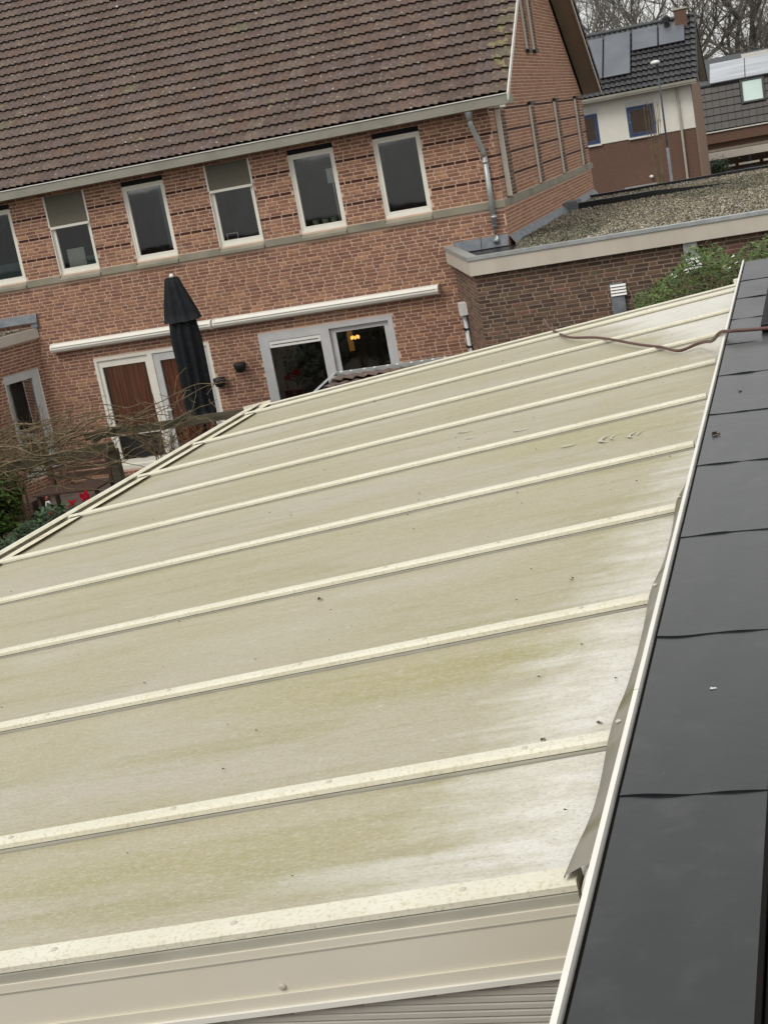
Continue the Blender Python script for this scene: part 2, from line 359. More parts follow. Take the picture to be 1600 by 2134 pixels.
def lay_bricks(O, ang, L, z0, z1, openings, pal, bands=(), limit=None, seed=1, palfn=None):
    """returns list of (u centre, z centre, length, colour, jitter, ang, O)"""
    rnd = random.Random(seed); out = []
    k0 = int(math.ceil((z0 - 0.0) / BP)); k = k0
    while k * BP + BH <= z1 + 1e-6:
        z = k * BP; u = -rnd.random() * .2; runstr = rnd.randint(2, 5)
        isb = any(abs(z + BH / 2 - b) < BP / 2 for b in bands)
        lo, hi = (0, L) if limit is None else limit(z + BH)
        cuts = [(o[0], o[1]) for o in openings if o[2] < z + BH and o[3] > z]
        while u < hi:
            if runstr > 0: ln = BL; runstr -= 1
            else: ln = .098; runstr = rnd.randint(2, 6)
            segs = [(max(u, lo), min(u + ln, hi))]
            for c0, c1 in cuts:
                ns = []
                for a, b in segs:
                    if c1 <= a or c0 >= b: ns.append((a, b)); continue
                    if c0 - a > 0: ns.append((a, c0))
                    if b - c1 > 0: ns.append((c1, b))
                segs = ns
            for a, b in segs:
                if b - a < .03: continue
                full = (b - a) > BL - .001
                pl = palfn(u, z) if palfn else pal
                col = BAND if isb else pl[rnd.randrange(8)]
                j = 0.0 if full else 1.0
                out.append(((a + b) / 2, z + BH / 2, b - a, col, rnd.uniform(-.0015, .0015), ang, Vector(O), full))
            u += ln + BM
        k += 1
    return out
def place_bricks(bricks, parent, matname, visible=lambda px, py: True, nmax=300, name="brick"):
    sc = []
    for i, b in enumerate(bricks):
        if not b[7]: continue
        ang = b[5]; u = Vector((math.cos(ang), math.sin(ang), 0)); n = Vector((math.sin(ang), -math.cos(ang), 0))
        p = b[6] + u * b[0] + Vector((0, 0, b[1])); px, py = project(p)
        if not (0 < px < 1600 and 0 < py < 2134 and visible(px, py)): continue
        v = (CAM - p); d = v.length; f = n.dot(v) / d
        if f <= 0: continue
        sc.append((-f / (d * d), i))
    sc.sort(); single = set(i for _, i in sc[:nmax])
    cache = {}; rest = MB()
    for i, b in enumerate(bricks):
        ang = b[5]; u = Vector((math.cos(ang), math.sin(ang), 0)); n = Vector((math.sin(ang), -math.cos(ang), 0))
        p = b[6] + u * b[0] + n * (b[4]) + Vector((0, 0, b[1]))
        if i in single:
            key = b[3]
            if key not in cache: cache[key] = brick_mesh(BL, key).mesh(name, M[matname])
            link(name, cache[key], parent, p, (0, 0, ang))
        else:
            t = brick_mesh(b[2], b[3]); c, s = math.cos(ang), math.sin(ang)
            rest.add([(p.x + c * x - s * y, p.y + s * x + c * y, p.z + z) for x, y, z in t.v], t.f, b[3])
    if rest.v: part(name + "work", rest, matname, parent, kind='stuff')

# ------------------------------------------------------------------ roof tiles
def tile_mesh(col, w=.292, ln=.355, amp=.027, waves=2, seg=5, lift=.046, thick=.010):
    b = MB(); PR = [(0, .0), (.10, .62), (.22, 1.0), (.42, .80), (.66, .36), (.86, .06)]
    xs = [(w * (k + t) / waves, amp * h_) for k in range(waves) for t, h_ in PR] + [(w, 0.0)]; n = len(xs) - 1
    top = [(x, 0, z + lift + thick) for x, z in xs] + [(x, ln, z + thick) for x, z in xs]
    bot = [(x, 0, z + lift) for x, z in xs]
    m = n + 1
    fs = [(i, i + 1, m + i + 1, m + i) for i in range(n)] + [(2 * m + i, 2 * m + i + 1, i + 1, i) for i in range(n)]
    b.add(top + bot, fs, col)
    # side edge
    b.add([(w, 0, xs[-1][1] + lift), (w, ln, xs[-1][1]), (w, ln, xs[-1][1] + thick), (w, 0, xs[-1][1] + lift + thick)], [(0, 1, 2, 3)], col)
    return b
def tile_roof(parent, x0, ncol, y0, z0, nrow, pitch, colfn, matname, nmax=300, vis=None, w=.292, rowp=.3176, skip=None, gen=tile_mesh, name="roof_tile", seed=3):
    rnd = random.Random(seed); L = []
    cy, sy = math.cos(pitch), math.sin(pitch)
    for r in range(nrow):
        for c in range(ncol):
            if skip and skip(r, c): continue
            p = Vector((x0 + c * w, y0 + r * rowp * cy, z0 + r * rowp * sy))
            px, py = project(p + Vector((w / 2, 0, 0)))
            v = 0 < px < 1600 and -20 < py < 2134 and (vis is None or vis(px, py))
            L.append((r, c, p, v, (p - CAM).length))
    order = sorted([i for i, t in enumerate(L) if t[3]], key=lambda i: L[i][4])[:nmax]; S1 = set(order)
    cache = {}; rest = MB(); rot = Matrix.Rotation(pitch, 3, 'X')
    for i, (r, c, p, v, d) in enumerate(L):
        col = colfn(r, c, rnd); q = p + Vector((0, -sy, cy)) * rnd.uniform(0, .003) + Vector((0, cy, sy)) * rnd.uniform(-.004, .004)
        if i in S1:
            if col not in cache: cache[col] = gen(col).mesh(name, M[matname], False)
            link(name, cache[col], parent, q, (pitch, 0, 0))
        else:
            t = gen(col); rest.add([tuple(q + rot @ Vector(x)) for x in t.v], t.f, col)
    if rest.v: part(name + "_field", rest, matname, parent, kind='stuff')

# ================================================================== MAIN BRICK HOUSE
house = thing("brick_house", "long orange-red brick house with brown tiled roof and a row of upper windows", "house", (0, 0, 0))
HX0 = -15.0; DEPTH = 10.6; EZ = 5.5; PITCH = R(36)
WIN = [(-9.25 - .84, -9.25), (-8.52, -7.67), (-6.92, -6.07), (-5.24, -4.37), (-3.66, -2.80), (-2.09, -1.24), (-11.68, -10.84), (-13.3, -12.45)]
WZ0, WZ1 = 3.98, 5.43
ops = [(a - HX0, b - HX0, WZ0, WZ1) for a, b in WIN]
LD = (-8.26, -5.85, .15, 2.34); PD = (-4.87, -2.29, .05, 2.34)
ops += [(LD[0] - HX0, LD[1] - HX0, LD[2], LD[3]), (PD[0] - HX0, PD[1] - HX0, PD[2], PD[3])]
fw = part("wall", wall_backing((HX0, 0, 0), 0, -HX0, 0, EZ + .1, ops), 'mortar', house, label="front wall of orange-red brick")
# gable, other walls
gb = MB(); t = .22; zr = EZ + .1 + (DEPTH / 2) * math.tan(PITCH)
def gable_poly(x0, x1):
    P = [(0.22, 0), (DEPTH, 0), (DEPTH, EZ + .1), (DEPTH / 2, zr), (.22, EZ + .1 + .22 * math.tan(PITCH))]
    v = [(x0, y, z) for y, z in P] + [(x1, y, z) for y, z in P]; n = 5
    return v, [tuple(range(n)), tuple(range(n, 2 * n))[::-1]] + [(i, n + i, n + (i + 1) % n, (i + 1) % n) for i in range(n)]
gb.add(*gable_poly(-.22, 0)); gw = part("gable_wall", gb, 'mortar', house, label="gable end wall of orange brick")
gb = MB(); gb.add(*gable_poly(HX0, HX0 + .2)); gb.box((HX0 + .2, DEPTH - .2, 0), (-.22, DEPTH, EZ)); part("rear_wall", gb, 'mortar', house)
def palf(u, z):
    r = random.random()
    if z > 3.98: return PAL_ORANGE if r < .45 else PAL_RED
    return PAL_RED if r < .85 else PAL_ORANGE
bands = (5.11, 4.735, 4.36)
front = lay_bricks((HX0, 0, 0), 0, -HX0, 0, EZ + .02, [(a, b, c - .0, d) for a, b, c, d in ops] + [(0, 20, 3.84, 3.98)], PAL_RED, bands, seed=11, palfn=palf)
front = [b for b in front if not (1.2 < b[1] < 0)]
place_bricks(front, fw, 'brick', lambda px, py: py < 1175 - .593 * px if px < 560 else py < 835 - (px - 560) * .26)
piers = [(.42, 4.0, 5.47, .09), (3.62, 4.0, 5.47, .045), (6.5, 4.0, 5.49, .045), (9.35, 4.0, 5.49, .045), (4.3, 6.5, 8.2, .045), (5.05, 6.5, 8.2, .045)]
gbr = lay_bricks((0, .02, 0), R(90), DEPTH - .02, 3.15, zr, [(0, 12, 3.84, 3.98)], PAL_ORANGE, bands + (5.485,),
                 limit=lambda z: (0, DEPTH - .02) if z < EZ + .1 else ((z - EZ - .1) / math.tan(PITCH), DEPTH - (z - EZ - .1) / math.tan(PITCH)), seed=5)
place_bricks(gbr, gw, 'brick', lambda px, py: py < 420)
for i, (y, z0, z1, d) in enumerate(piers):
    yy = y + (.42 if i < 4 else .3)
    pr = MB(); pr.box((0.0, y + .012, z0), (d, yy, z1)); po = part("pilaster", pr, 'mortar_dark', house)
    bk = lay_bricks((d, y + .012, 0), R(90), yy - y - .012, z0, z1 - .0, [], PAL_DARK, seed=20 + i)
    place_bricks(bk, po, 'brick', nmax=0)
    cr_ = MB(); cr_.box((.012, y - .012, z0), (d + .006, y + .012, z1 - .02)); part("pilaster_strip", cr_, 'cream', po)
    cp = MB(); cp.box((-.0, y - .03, z1), (d + .03, yy + .03, z1 + .05)); part("pilaster_cap", cp, 'blackmetal' if i else 'cream', po)  # black caps: shade on the brick header put into the colour
    if i > 3: cp = MB(); cp.box((-.0, y - .03, z0 - .06), (d + .03, yy + .03, z0 - .002)); part("pilaster_foot", cp, 'blackmetal', po)
# sill band with joints, in blocks
xs = [HX0] ; edges = sorted([e for w in WIN for e in w] + [HX0, 0.045])
for a, b in zip(edges[:-1], edges[1:]):
    iswin = any(abs(a - w[0]) < .01 for w in WIN)
    s_ = MB()
    if iswin:
        s_.box((a + .004, -.075, 3.855), (b - .004, .05, 3.905)); s_.add([(a + .004, -.075, 3.905), (b - .004, -.075, 3.905), (b - .004, .05, 3.985), (a + .004, .05, 3.985)], [(0, 1, 2, 3)])
        s_.add([(b - .004, -.075, 3.905), (b - .004, .05, 3.905), (b - .004, .05, 3.985)], [(0, 1, 2)])
    else: s_.box((a + .003, -.045, 3.855), (b - .003, 0, 3.975))
    part("sill_block", s_, 'concrete', house)
y = -.045
while y < DEPTH:
    y2 = min(y + 1.25, DEPTH + .05); s_ = MB(); s_.box((0.0 if y > 0 else .047, y, 3.855), (.05 if y > 0 else .05, y2 - .006, 3.975)); part("sill_block", s_, 'concrete', house); y = y2

# windows of the upper floor
def ring(mb, x0, x1, z0, z1, w, y0, y1, wb=None, wt=None):
    wb = wb or w; wt = wt or w
    mb.box((x0, y0, z0), (x0 + w, y1, z1)); mb.box((x1 - w, y0, z0), (x1, y1, z1))
    mb.box((x0 + w, y0, z0), (x1 - w, y1, z0 + wb)); mb.box((x0 + w, y0, z1 - wt), (x1 - w, y1, z1))
def roombox(x0, x1, z0, z1, d=1.6):
    r = MB(); y0, y1 = .1, d
    r.add([(x0 - .3, y0, z0 - .3), (x1 + .3, y0, z0 - .3), (x1 + .3, y1, z0 - .3), (x0 - .3, y1, z0 - .3), (x0 - .3, y0, z1 + .1), (x1 + .3, y0, z1 + .1), (x1 + .3, y1, z1 + .1), (x0 - .3, y1, z1 + .1)],
          [(0, 1, 2, 3), (7, 6, 5, 4), (3, 2, 6, 7), (0, 3, 7, 4), (1, 5, 6, 2)])
    return r
for i, (a, b) in enumerate(WIN):
    wf = MB(); ring(wf, a, b, WZ0, WZ1 - .09, .035, .02, .09); part_w = part("window", wf, 'cream', house)
    f2 = MB(); ring(f2, a + .035, b - .035, WZ0 + .035, WZ1 - .125, .05, .035, .085, wb=.07, wt=.05); part("sash", f2, 'cream', part_w)
    p = MB(); p.box((a + .08, .06, WZ0 + .09), (b - .08, .066, WZ1 - .16)); part("pane", p, 'glass', part_w)
    c = MB(); c.box((a, .05, WZ1 - .09), (b, .10, WZ1)); part("screen_slot", c, 'dark', part_w)
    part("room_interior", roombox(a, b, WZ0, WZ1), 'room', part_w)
    if i in (1, 3):
        s_ = MB(); zt = WZ1 - .002; zb = WZ1 - (.56 if i == 1 else .44); s_.box((a + .03, -.012, zb), (b - .03, -.006, zt)); sc_ = part("roller_screen", s_, 'screen', part_w)
        s_ = MB(); s_.box((a + .015, -.022, zb - .045), (b - .015, .004, zb)); s_.box((a - .004, -.02, zb), (a + .028, .01, WZ1)); s_.box((b - .028, -.02, zb), (b + .004, .01, WZ1)); part("bottom_bar", s_, 'cream', sc_)
        for g_ in (a + .005, b - .02): s_ = MB(); s_.box((g_, -.02, WZ0 + .01), (g_ + .015, .018, zb - .05)); part("side_guide", s_, 'cream', sc_)
# things on the sills behind the panes
c = MB()
for k in range(9):
    x = -6.28 + k * .018; c.box((x - .0, .16 + .012 * (k % 2), 4.12), (x + .016, .17 + .012 * (k % 2), 5.25))
solo("curtain", "narrow teal curtain hanging at the right inside the third upper window from the left", "curtain", c, 'teal')
c = MB(); c.box((-8.36, .14, 4.08), (-8.0, .17, 4.42)); c.box((-8.34, .135, 4.1), (-8.02, .139, 4.40))
solo("screen_panel", "pale board standing low behind the glass of the second upper window from the left", "board", c, 'pale')
c = MB(); c.box((-8.0, .18, 4.08), (-7.78, .3, 4.24)); solo("cushion", "teal cushion low at the right in the second upper window", "cushion", c, 'teal')
c = MB(); c.box((-10.0, .2, 4.08), (-9.4, .34, 4.34)); solo("cushion", "teal cushion at the bottom of the leftmost upper window", "cushion", c, 'teal')
c = MB(); ring(c, -5.12, -4.9, 4.08, 4.2, .015, .12, .14); solo("picture_frame", "small gilt frame leaning at the bottom of the fourth upper window", "picture frame", c, 'cream')
c = MB(); c.box((-3.1, .3, 4.75), (-2.93, .34, 5.0)); c.box((-3.02, .31, 4.08), (-3.0, .33, 4.75)); solo("table_lamp", "white rectangular lamp at the right inside the fifth upper window", "lamp", c, 'pale')
for k, (x, w_) in enumerate([(-3.4, .07), (-3.22, .075), (-3.06, .07)]):
    pt = MB(); pt.lathe([(w_ * .6, 0), (w_ * .9, .09)], (x, .13, 4.075), 10)
    t_ = thing("plant_pot", ["pale green pot, left of the three on the sill of the fifth upper window", "pale green pot, middle of the three on the sill of the fifth upper window", "pale green pot, right of the three on the sill of the fifth upper window"][k], "plant pot", (x, .13, 4.075), "pots on the fifth window sill")
    part("pot", pt, 'greenpot', t_); lf = MB()
    for q in range(14):
        an = random.random() * 6.28; lf.add([(x, .13, 4.16), (x + .05 * math.cos(an), .13 + .03 * math.sin(an), 4.2 + random.random() * .06), (x + .05 * math.cos(an + .5), .13 + .03 * math.sin(an + .5), 4.2)], [(0, 1, 2)], (1, 1, 1))
    part("leaves", lf, 'ivy', t_)

# eaves gutter box, roof
RX1 = .43
e = MB(); e.box((HX0 - .3, -.44, 5.50), (RX1, -.42, 5.655)); e.box((HX0 - .3, -.42, 5.50), (RX1, .02, 5.52)); e.box((RX1 - .02, -.42, 5.522), (RX1, .05, 5.65)); gtr = part("gutter", e, 'gutterbox', house)
e = MB(); e.box((HX0 - .3, -.455, 5.655), (RX1 + .01, -.425, 5.672)); part("gutter_lip", e, 'whitetrim', gtr)
e = MB(); e.box((HX0 - .3, -.42, 5.53), (RX1 - .03, -.30, 5.54)); part("gutter_bottom", e, 'dark', gtr)
tp = math.tan(PITCH); rz0 = 5.66; ry0 = -.36
ridgeY = DEPTH / 2; ridgeZ = rz0 + (ridgeY - ry0) * tp
e = MB()
def slab(mb, y0, z0, y1, z1, x0, x1, th):
    mb.add([(x0, y0, z0), (x1, y0, z0), (x1, y1, z1), (x0, y1, z1), (x0, y0, z0 - th), (x1, y0, z0 - th), (x1, y1, z1 - th), (x0, y1, z1 - th)],
           [(0, 1, 2, 3), (7, 6, 5, 4), (4, 5, 1, 0), (5, 6, 2, 1), (6, 7, 3, 2), (7, 4, 0, 3)])
slab(e, ry0, rz0, ridgeY, ridgeZ, HX0 - .3, RX1 - .05, .05); rf = part("roof", e, 'under', house)
e = MB(); slab(e, DEPTH + .45, rz0 - .02, ridgeY, ridgeZ, HX0 - .3, RX1 - .03, .05); part("rear_roof_slope", e, 'under', rf)
e = MB(); slab(e, DEPTH + .45, rz0 - .075, ridgeY, ridgeZ - .056, .004, RX1 - .03, .04); slab(e, ry0 + .1, rz0 + .0, ridgeY, ridgeZ - .056, .004, RX1 - .03, .04); part("soffit", e, 'soffit', rf)
e = MB(); slab(e, DEPTH + .47, rz0 - .10, ridgeY, ridgeZ - .06, RX1 - .028, RX1, .07); part("bargeboard", e, 'whitetrim', rf, label="white bargeboard on the rear roof slope")
e = MB(); slab(e, DEPTH + .5, rz0 + .09, ridgeY, ridgeZ + .13, RX1 - .03, RX1 + .02, .16); part("verge_tiles", e, 'tile', rf)
e = MB(); slab(e, ry0 - .10, rz0 + .00, ridgeY, ridgeZ + .045, RX1 + .004, RX1 + .026, .11); part("bargeboard", e, 'whitetrim', rf, label="white bargeboard beside the tiles of the front roof slope")
TP = [(.128, .100, .088), (.118, .094, .085), (.136, .110, .098), (.145, .120, .106), (.108, .084, .076), (.126, .102, .100), (.120, .099, .092), (.132, .098, .084)]
REDT = [(.205, .125, .095), (.19, .118, .092)]; LICH = [(.175, .15, .09), (.18, .155, .085), (.165, .14, .095)]
NC = 53
TP = [(a * .93, b * .85, c * .79) for a, b, c in TP]; REDT = [(.14, .094, .078), (.132, .09, .076)]; LICH = [(.13, .11, .075), (.125, .108, .08), (.12, .104, .076)]
def colf(r, c, rnd):
    k = NC - 1 - c
    if k == 0 and rnd.random() < .3: return LICH[rnd.randrange(3)]
    if k in (4, 5, 6) and rnd.random() < .3: return REDT[rnd.randrange(2)]
    if rnd.random() < .004: return LICH[2]
    return TP[rnd.randrange(8)]
tile_roof(rf, RX1 - .0 - NC * .292, NC, ry0 - .03, rz0 + .0, 22, PITCH, colf, 'tile')
e = MB()
for i in range(36): e.tube([(HX0 + i * .42, ridgeY, ridgeZ + .06), (HX0 + i * .42 + .43, ridgeY, ridgeZ + .075)], .1, 8, (.11, .085, .07))
part("ridge_tiles", e, 'tile', rf)

# downpipe on the facade
dp = thing("downpipe", "bent zinc downpipe running from the eaves gutter down to the flat roof", "drainpipe", (-.2, -.08, 3.25))
d = MB(); d.lathe([(.045, 0), (.06, .1), (.085, .16)], (-.27, -.33, 5.34), 12); part("outlet", d, 'zinc', dp, True)
d = MB(); d.tube([(-.27, -.33, 5.40), (-.27, -.31, 5.28), (-.18, -.10, 4.82), (-.175, -.075, 4.70)], .042, 12); part("offset_pipe", d, 'zinc', dp, True)
d = MB(); d.tube([(-.175, -.075, 4.74), (-.19, -.075, 3.55)], .046, 12); part("pipe", d, 'zinc', dp, True)
d = MB(); d.tube([(-.19, -.075, 3.58), (-.20, -.075, 3.36), (-.20, -.13, 3.30)], .050, 12); part("shoe", d, 'zinc', dp, True)
for z in (4.62, 3.7): d = MB(); d.tube([(-.18, -.075, z), (-.18, -.075, z + .04)], .056, 12); part("bracket", d, 'zinc', dp, True)

# awnings
def awning(x0, x1, label):
    t_ = thing("awning_cassette", label, "awning", ((x0 + x1) / 2, -.1, 2.68), "closed awnings on the facade")
    prof = [(-.01, .085), (-.09, .085), (-.15, .07), (-.185, .03), (-.19, -.02), (-.165, -.065), (-.11, -.09), (-.01, -.09)]
    b = MB(); n = len(prof); xs = [x0 + .04, x1 - .04]; zc = 2.66
    vs = [(x, y_, zc + z_) for x in xs for y_, z_ in prof]
    b.add(vs, [(i, i + 1, n + i + 1, n + i) for i in range(n - 1)]); part("cassette", b, 'awning', t_, False)
    b = MB(); b.box((x0 + .05, -.193, zc + .012), (x1 - .05, -.188, zc + .02)); part("seam", b, 'gutterbox', t_)
    for xx in (x0, x1 - .04):
        b = MB(); vs = [(x, y_ * 1.05, zc + z_ * 1.08) for x in (xx, xx + .04) for y_, z_ in prof]
        b.add(vs, [tuple(range(n)), tuple(range(n, 2 * n))[::-1]] + [(i, n + i, n + (i + 1) % n, (i + 1) % n) for i in range(n)]); part("end_cap", b, 'cream', t_)
awning(-9.0, -5.66, "closed cream awning cassette above the doors with rust-red curtains")
awning(-5.62, -1.33, "closed cream awning cassette above the grey sliding door")

# left double doors with curtain
dl = thing("curtained_doors", "cream and grey double glass doors with rust-red curtains behind them", "door", ((LD[0] + LD[1]) / 2, 0, .1))
b = MB(); ring(b, LD[0], LD[1], LD[2], LD[3], .06, 0.0, .09, wb=.08); b.box((-7.14, 0, LD[2] + .08), (-7.04, .09, LD[3] - .06)); fr = part("door_frame", b, 'cream', dl)
b = MB(); ring(b, -8.2, -7.14, .23, 2.28, .075, .03, .08, wb=.1, wt=.13); b.box((-8.12, .03, .80), (-7.21, .08, .92)); part("door_leaf", b, 'cream', dl)
b = MB(); ring(b, -7.04, -5.91, .23, 2.28, .13, .02, .075, wb=.16, wt=.15); dr = part("door_leaf", b, 'greyframe', dl)
b = MB(); b.box((-7.0, -.02, 1.05), (-6.96, .02, 1.25)); b.box((-6.98, -.06, 1.18), (-6.85, -.03, 1.2)); part("handle", b, 'lampwhite', dr)
b = MB(); b.box((-8.13, .05, .3), (-7.2, .056, 2.16)); part("pane", b, 'glass', dl)
b = MB(); b.box((-6.92, .045, .38), (-6.03, .05, 2.14)); part("pane", b, 'glass', dl)
def drape(x0, x1, z0, z1, y, name, parent, m):
    b = MB(); n = 60; vs = []
    for i in range(n + 1):
        x = x0 + (x1 - x0) * i / n; yy = y + .035 * math.sin(i * 1.35) + .015 * math.sin(i * .47 + 1)
        vs += [(x, yy, z0), (x, yy, z1)]
    b.add(vs, [(2 * i, 2 * i + 2, 2 * i + 3, 2 * i + 1) for i in range(n)]); return part(name, b, m, parent, True)
drape(-8.14, -7.16, .95, 2.2, .14, "curtain", dl, 'curtain'); drape(-7.0, -5.95, .35, 2.2, .14, "curtain", dl, 'curtain')
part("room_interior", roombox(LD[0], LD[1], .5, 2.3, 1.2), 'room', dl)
b = MB(); b.box((-8.2, .3, .2), (-7.2, .4, .9)); part("lower_cabinet", b, 'anthracite', dl)

# sliding door
ds = thing("sliding_door", "wide grey-white framed sliding glass door with a dark room and a lit lamp behind", "door", ((PD[0] + PD[1]) / 2, 0, .05))
b = MB(); ring(b, PD[0], PD[1], PD[2], PD[3], .09, -.005, .09, wb=.1, wt=.09); part("door_frame", b, 'greyframe', ds)
b = MB(); ring(b, PD[0] + .09, -3.58, .15, 2.25, .10, -.012, .05, wt=.07); b.box((-3.66, -.014, .15), (-3.50, .05, 2.25)); part("door_leaf", b, 'greyframe', ds)
b = MB(); ring(b, -3.5, PD[1] - .09, .15, 2.25, .10, .055, .10, wt=.09); part("door_leaf", b, 'greyframe', ds)
b = MB(); b.box((PD[0] + .2, -.016, 2.06), (-3.68, .02, 2.17)); part("blind_box", b, 'lampwhite', ds)
b = MB(); b.box((PD[0] + .24, -.019, 2.105), (-3.72, -.015, 2.12)); part("blind_slot", b, 'anthracite', ds)
b = MB(); b.box((PD[0] + .19, .02, .25), (-3.66, .026, 2.06)); part("pane", b, 'glass', ds)
b = MB(); b.box((-3.4, .075, .25), (PD[1] - .19, .081, 2.16)); part("pane", b, 'glass', ds)
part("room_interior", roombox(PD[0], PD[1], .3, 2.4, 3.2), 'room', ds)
b = MB(); b.box((-3.62, 1.3, 1.62), (-3.52, 1.32, 2.02)); solo("lamplight_patch", "glowing patch put in as lamplight beside the lamp inside the sliding door", "curtain", b, 'lamplight')  # patch glows by itself to stand for light from the chandelier
ch = thing("chandelier", "small lit yellow chandelier hanging inside the grey sliding door", "lamp", (-3.37, 1.0, 2.0))
b = MB(); b.tube([(-3.37, 1.0, 2.55), (-3.37, 1.0, 1.98)], .008, 5); part("cord", b, 'blackmetal', ch)
for k in range(5):
    an = k * 1.256; b = MB(); b.lathe([(.008, 0), (.022, .03), (.014, .065)], (-3.37 + .07 * math.cos(an), 1.0 + .07 * math.sin(an), 1.87), 8); part("bulb", b, 'glow', ch, True)
b = MB(); b.tube([(-3.37 + .07 * math.cos(t), 1.0 + .07 * math.sin(t), 1.86) for t in np.linspace(0, 6.28, 13)], .01, 5); part("ring", b, 'blackmetal', ch)

# bowl wall lamps
for x, z, lab in ((-5.28, 1.84, "black bowl-shaped wall lamp nearer the sliding door"), (-5.74, 1.62, "black bowl-shaped wall lamp nearer the parasol")):
    t_ = thing("wall_lamp", lab, "wall lamp", (x, 0, z), "black wall lamps")
    b = MB(); b.lathe([(.03, -.13), (.085, -.10), (.115, 0.0), (.11, .05), (.095, .055)], (x, -.125, z), 16); part("shade", b, 'blackmetal', t_, True)
    b = MB(); b.box((x - .03, -.03, z - .04), (x + .03, 0, z + .04)); part("bracket", b, 'blackmetal', t_)

# parasol
pa = thing("parasol", "tall closed black parasol standing before the curtained doors", "parasol", (-5.57, -1.5, 0))
def pleated(prof, n=60, k=9, ph=0., cx=-5.57, cy=-1.5):
    b = MB(); vs = []
    for r, z, dep, ox in prof:
        for i in range(n):
            a = 2 * math.pi * i / n; rr = r * (1 - dep * (.5 + .5 * math.sin(k * a + ph)) + .06 * math.sin(3 * a + z))
            vs.append((cx + ox + rr * math.cos(a), cy + rr * math.sin(a), z))
    b.add(vs, [(j * n + i, j * n + (i + 1) % n, (j + 1) * n + (i + 1) % n, (j + 1) * n + i) for j in range(len(prof) - 1) for i in range(n)] + [tuple(range(n)), tuple(range(len(prof) * n - n, len(prof) * n))[::-1]])
    return b
part("folded_canopy", pleated([(.26, 1.12, .3, -.02), (.27, 1.5, .38, -.02), (.27, 2.1, .35, 0), (.28, 2.6, .3, 0), (.24, 3.0, .2, .0), (.2, 3.1, .1, 0)]), 'black', pa, True)
part("canopy_flap", pleated([(.335, 2.94, .22, .03), (.30, 3.08, .24, .02), (.24, 3.3, .25, 0), (.17, 3.52, .2, -.02), (.125, 3.68, .1, -.03), (.10, 3.70, 0, -.03)], k=8, ph=1), 'black', pa, True)
b = MB(); b.lathe([(.035, 0), (.045, .03), (.02, .07)], (-5.6, -1.5, 3.69), 10); part("finial", b, 'cream', pa, True)
b = MB(); b.tube([(-5.57, -1.5, .05), (-5.58, -1.5, 3.69)], .025, 8); part("pole", b, 'blackmetal', pa)
b = MB(); b.box((-5.9, -1.83, .03), (-5.24, -1.17, .12)); part("base", b, 'blackmetal', pa)

# ================================================================== RIGHT ANNEX (flat roof with gravel)
an = thing("flat_roof_annex", "dark brown brick annex with a beige fascia and a flat gravel roof", "annex", (3, -2.9, 0))
AZ = 3.07; ax = math.atan2(-2.9, 1.02); AL = math.hypot(2.9, 1.02)
w1 = part("wall", wall_backing((0, -2.9, 0), 0, 7.5, 0, AZ, []), 'mortar_dark', an)
place_bricks(lay_bricks((0, -2.9, 0), 0, 7.5, 0, AZ, [], PAL_DARK, seed=41), w1, 'brick', lambda px, py: py < 835 - (px - 560) * .26 and py > 400)
w2 = part("side_wall", wall_backing((-1.02, 0, 0), ax, AL, 0, AZ, []), 'mortar_dark', an)
place_bricks(lay_bricks((-1.02, 0, 0), ax, AL, 0, AZ, [], [tuple(c * 1.25 for c in k) for k in PAL_DARK], seed=42), w2, 'brick', nmax=0)
FP = [(-1.14, -.0), (-.03, -3.04), (7.6, -3.04), (7.6, -2.94), (.045, -2.94), (-1.03, 0)]
b = MB(); b.prism(FP, AZ, 3.30); part("fascia", b, 'fascia', an)
FT = [(-1.16, 0.), (-.045, -3.06), (7.62, -3.06), (7.62, -2.9), (.075, -2.9), (-1.0, 0)]
b = MB(); b.prism(FT, 3.302, 3.355); part("roof_trim", b, 'zinc', an)
b = MB(); b.prism([(-1.06, .0), (.04, -2.93), (7.5, -2.93), (7.5, 9.4), (.03, 9.4), (.03, 0)], 3.1, 3.20); part("roof_deck", b, 'bitumen', an)
b = MB(); b.prism([(.6, -2.88), (7.45, -2.88), (7.45, 9.3), (.09, 9.3), (.09, .2)], 3.203, 3.225); gbp = part("gravel_bed", b, 'gravelbase', an)
b = MB(); b.box((.03, 9.3, 3.1), (7.5, 9.42, 3.30)); part("rear_trim", b, 'bitumen', an)
b = MB(); slab(b, 6.0, 3.36, 6.16, 3.36, .1, 1.9, .2); b.add([(1.9, 6.0, 3.36), (3.4, 6.2, 3.25), (3.4, 6.3, 3.2), (1.9, 6.16, 3.36), (1.9, 6.0, 3.2), (3.4, 6.2, 3.2)], [(0, 1, 2, 3), (4, 5, 1, 0)]); part("upstand", b, 'bitumen', an)
b = MB(); b.box((.03, 5.9, 3.2), (.3, 6.5, 3.42)); part("upstand_end", b, 'lead', an)
for k in range(8):
    y0_ = .0 + k * 1.32; b = MB(); b.add([(.005, y0_, 3.36), (.02, y0_, 3.36), (.022, y0_ + 1.31, 3.36), (.005, y0_ + 1.31, 3.36), (.12, y0_, 3.215), (.12, y0_ + 1.31, 3.215)], [(0, 1, 2, 3), (1, 4, 5, 2)]); part("lead_flashing", b, 'lead', an)
for k in range(2):
    x0_ = -.95 + k * .48; b = MB(); b.add([(x0_, -.01, 3.40), (x0_ + .47, -.01, 3.40), (x0_ + .47, -.035, 3.40), (x0_, -.035, 3.40), (x0_, -.10, 3.215), (x0_ + .47, -.10, 3.215)], [(0, 1, 2, 3), (3, 2, 5, 4)]); part("lead_flashing", b, 'lead', an)
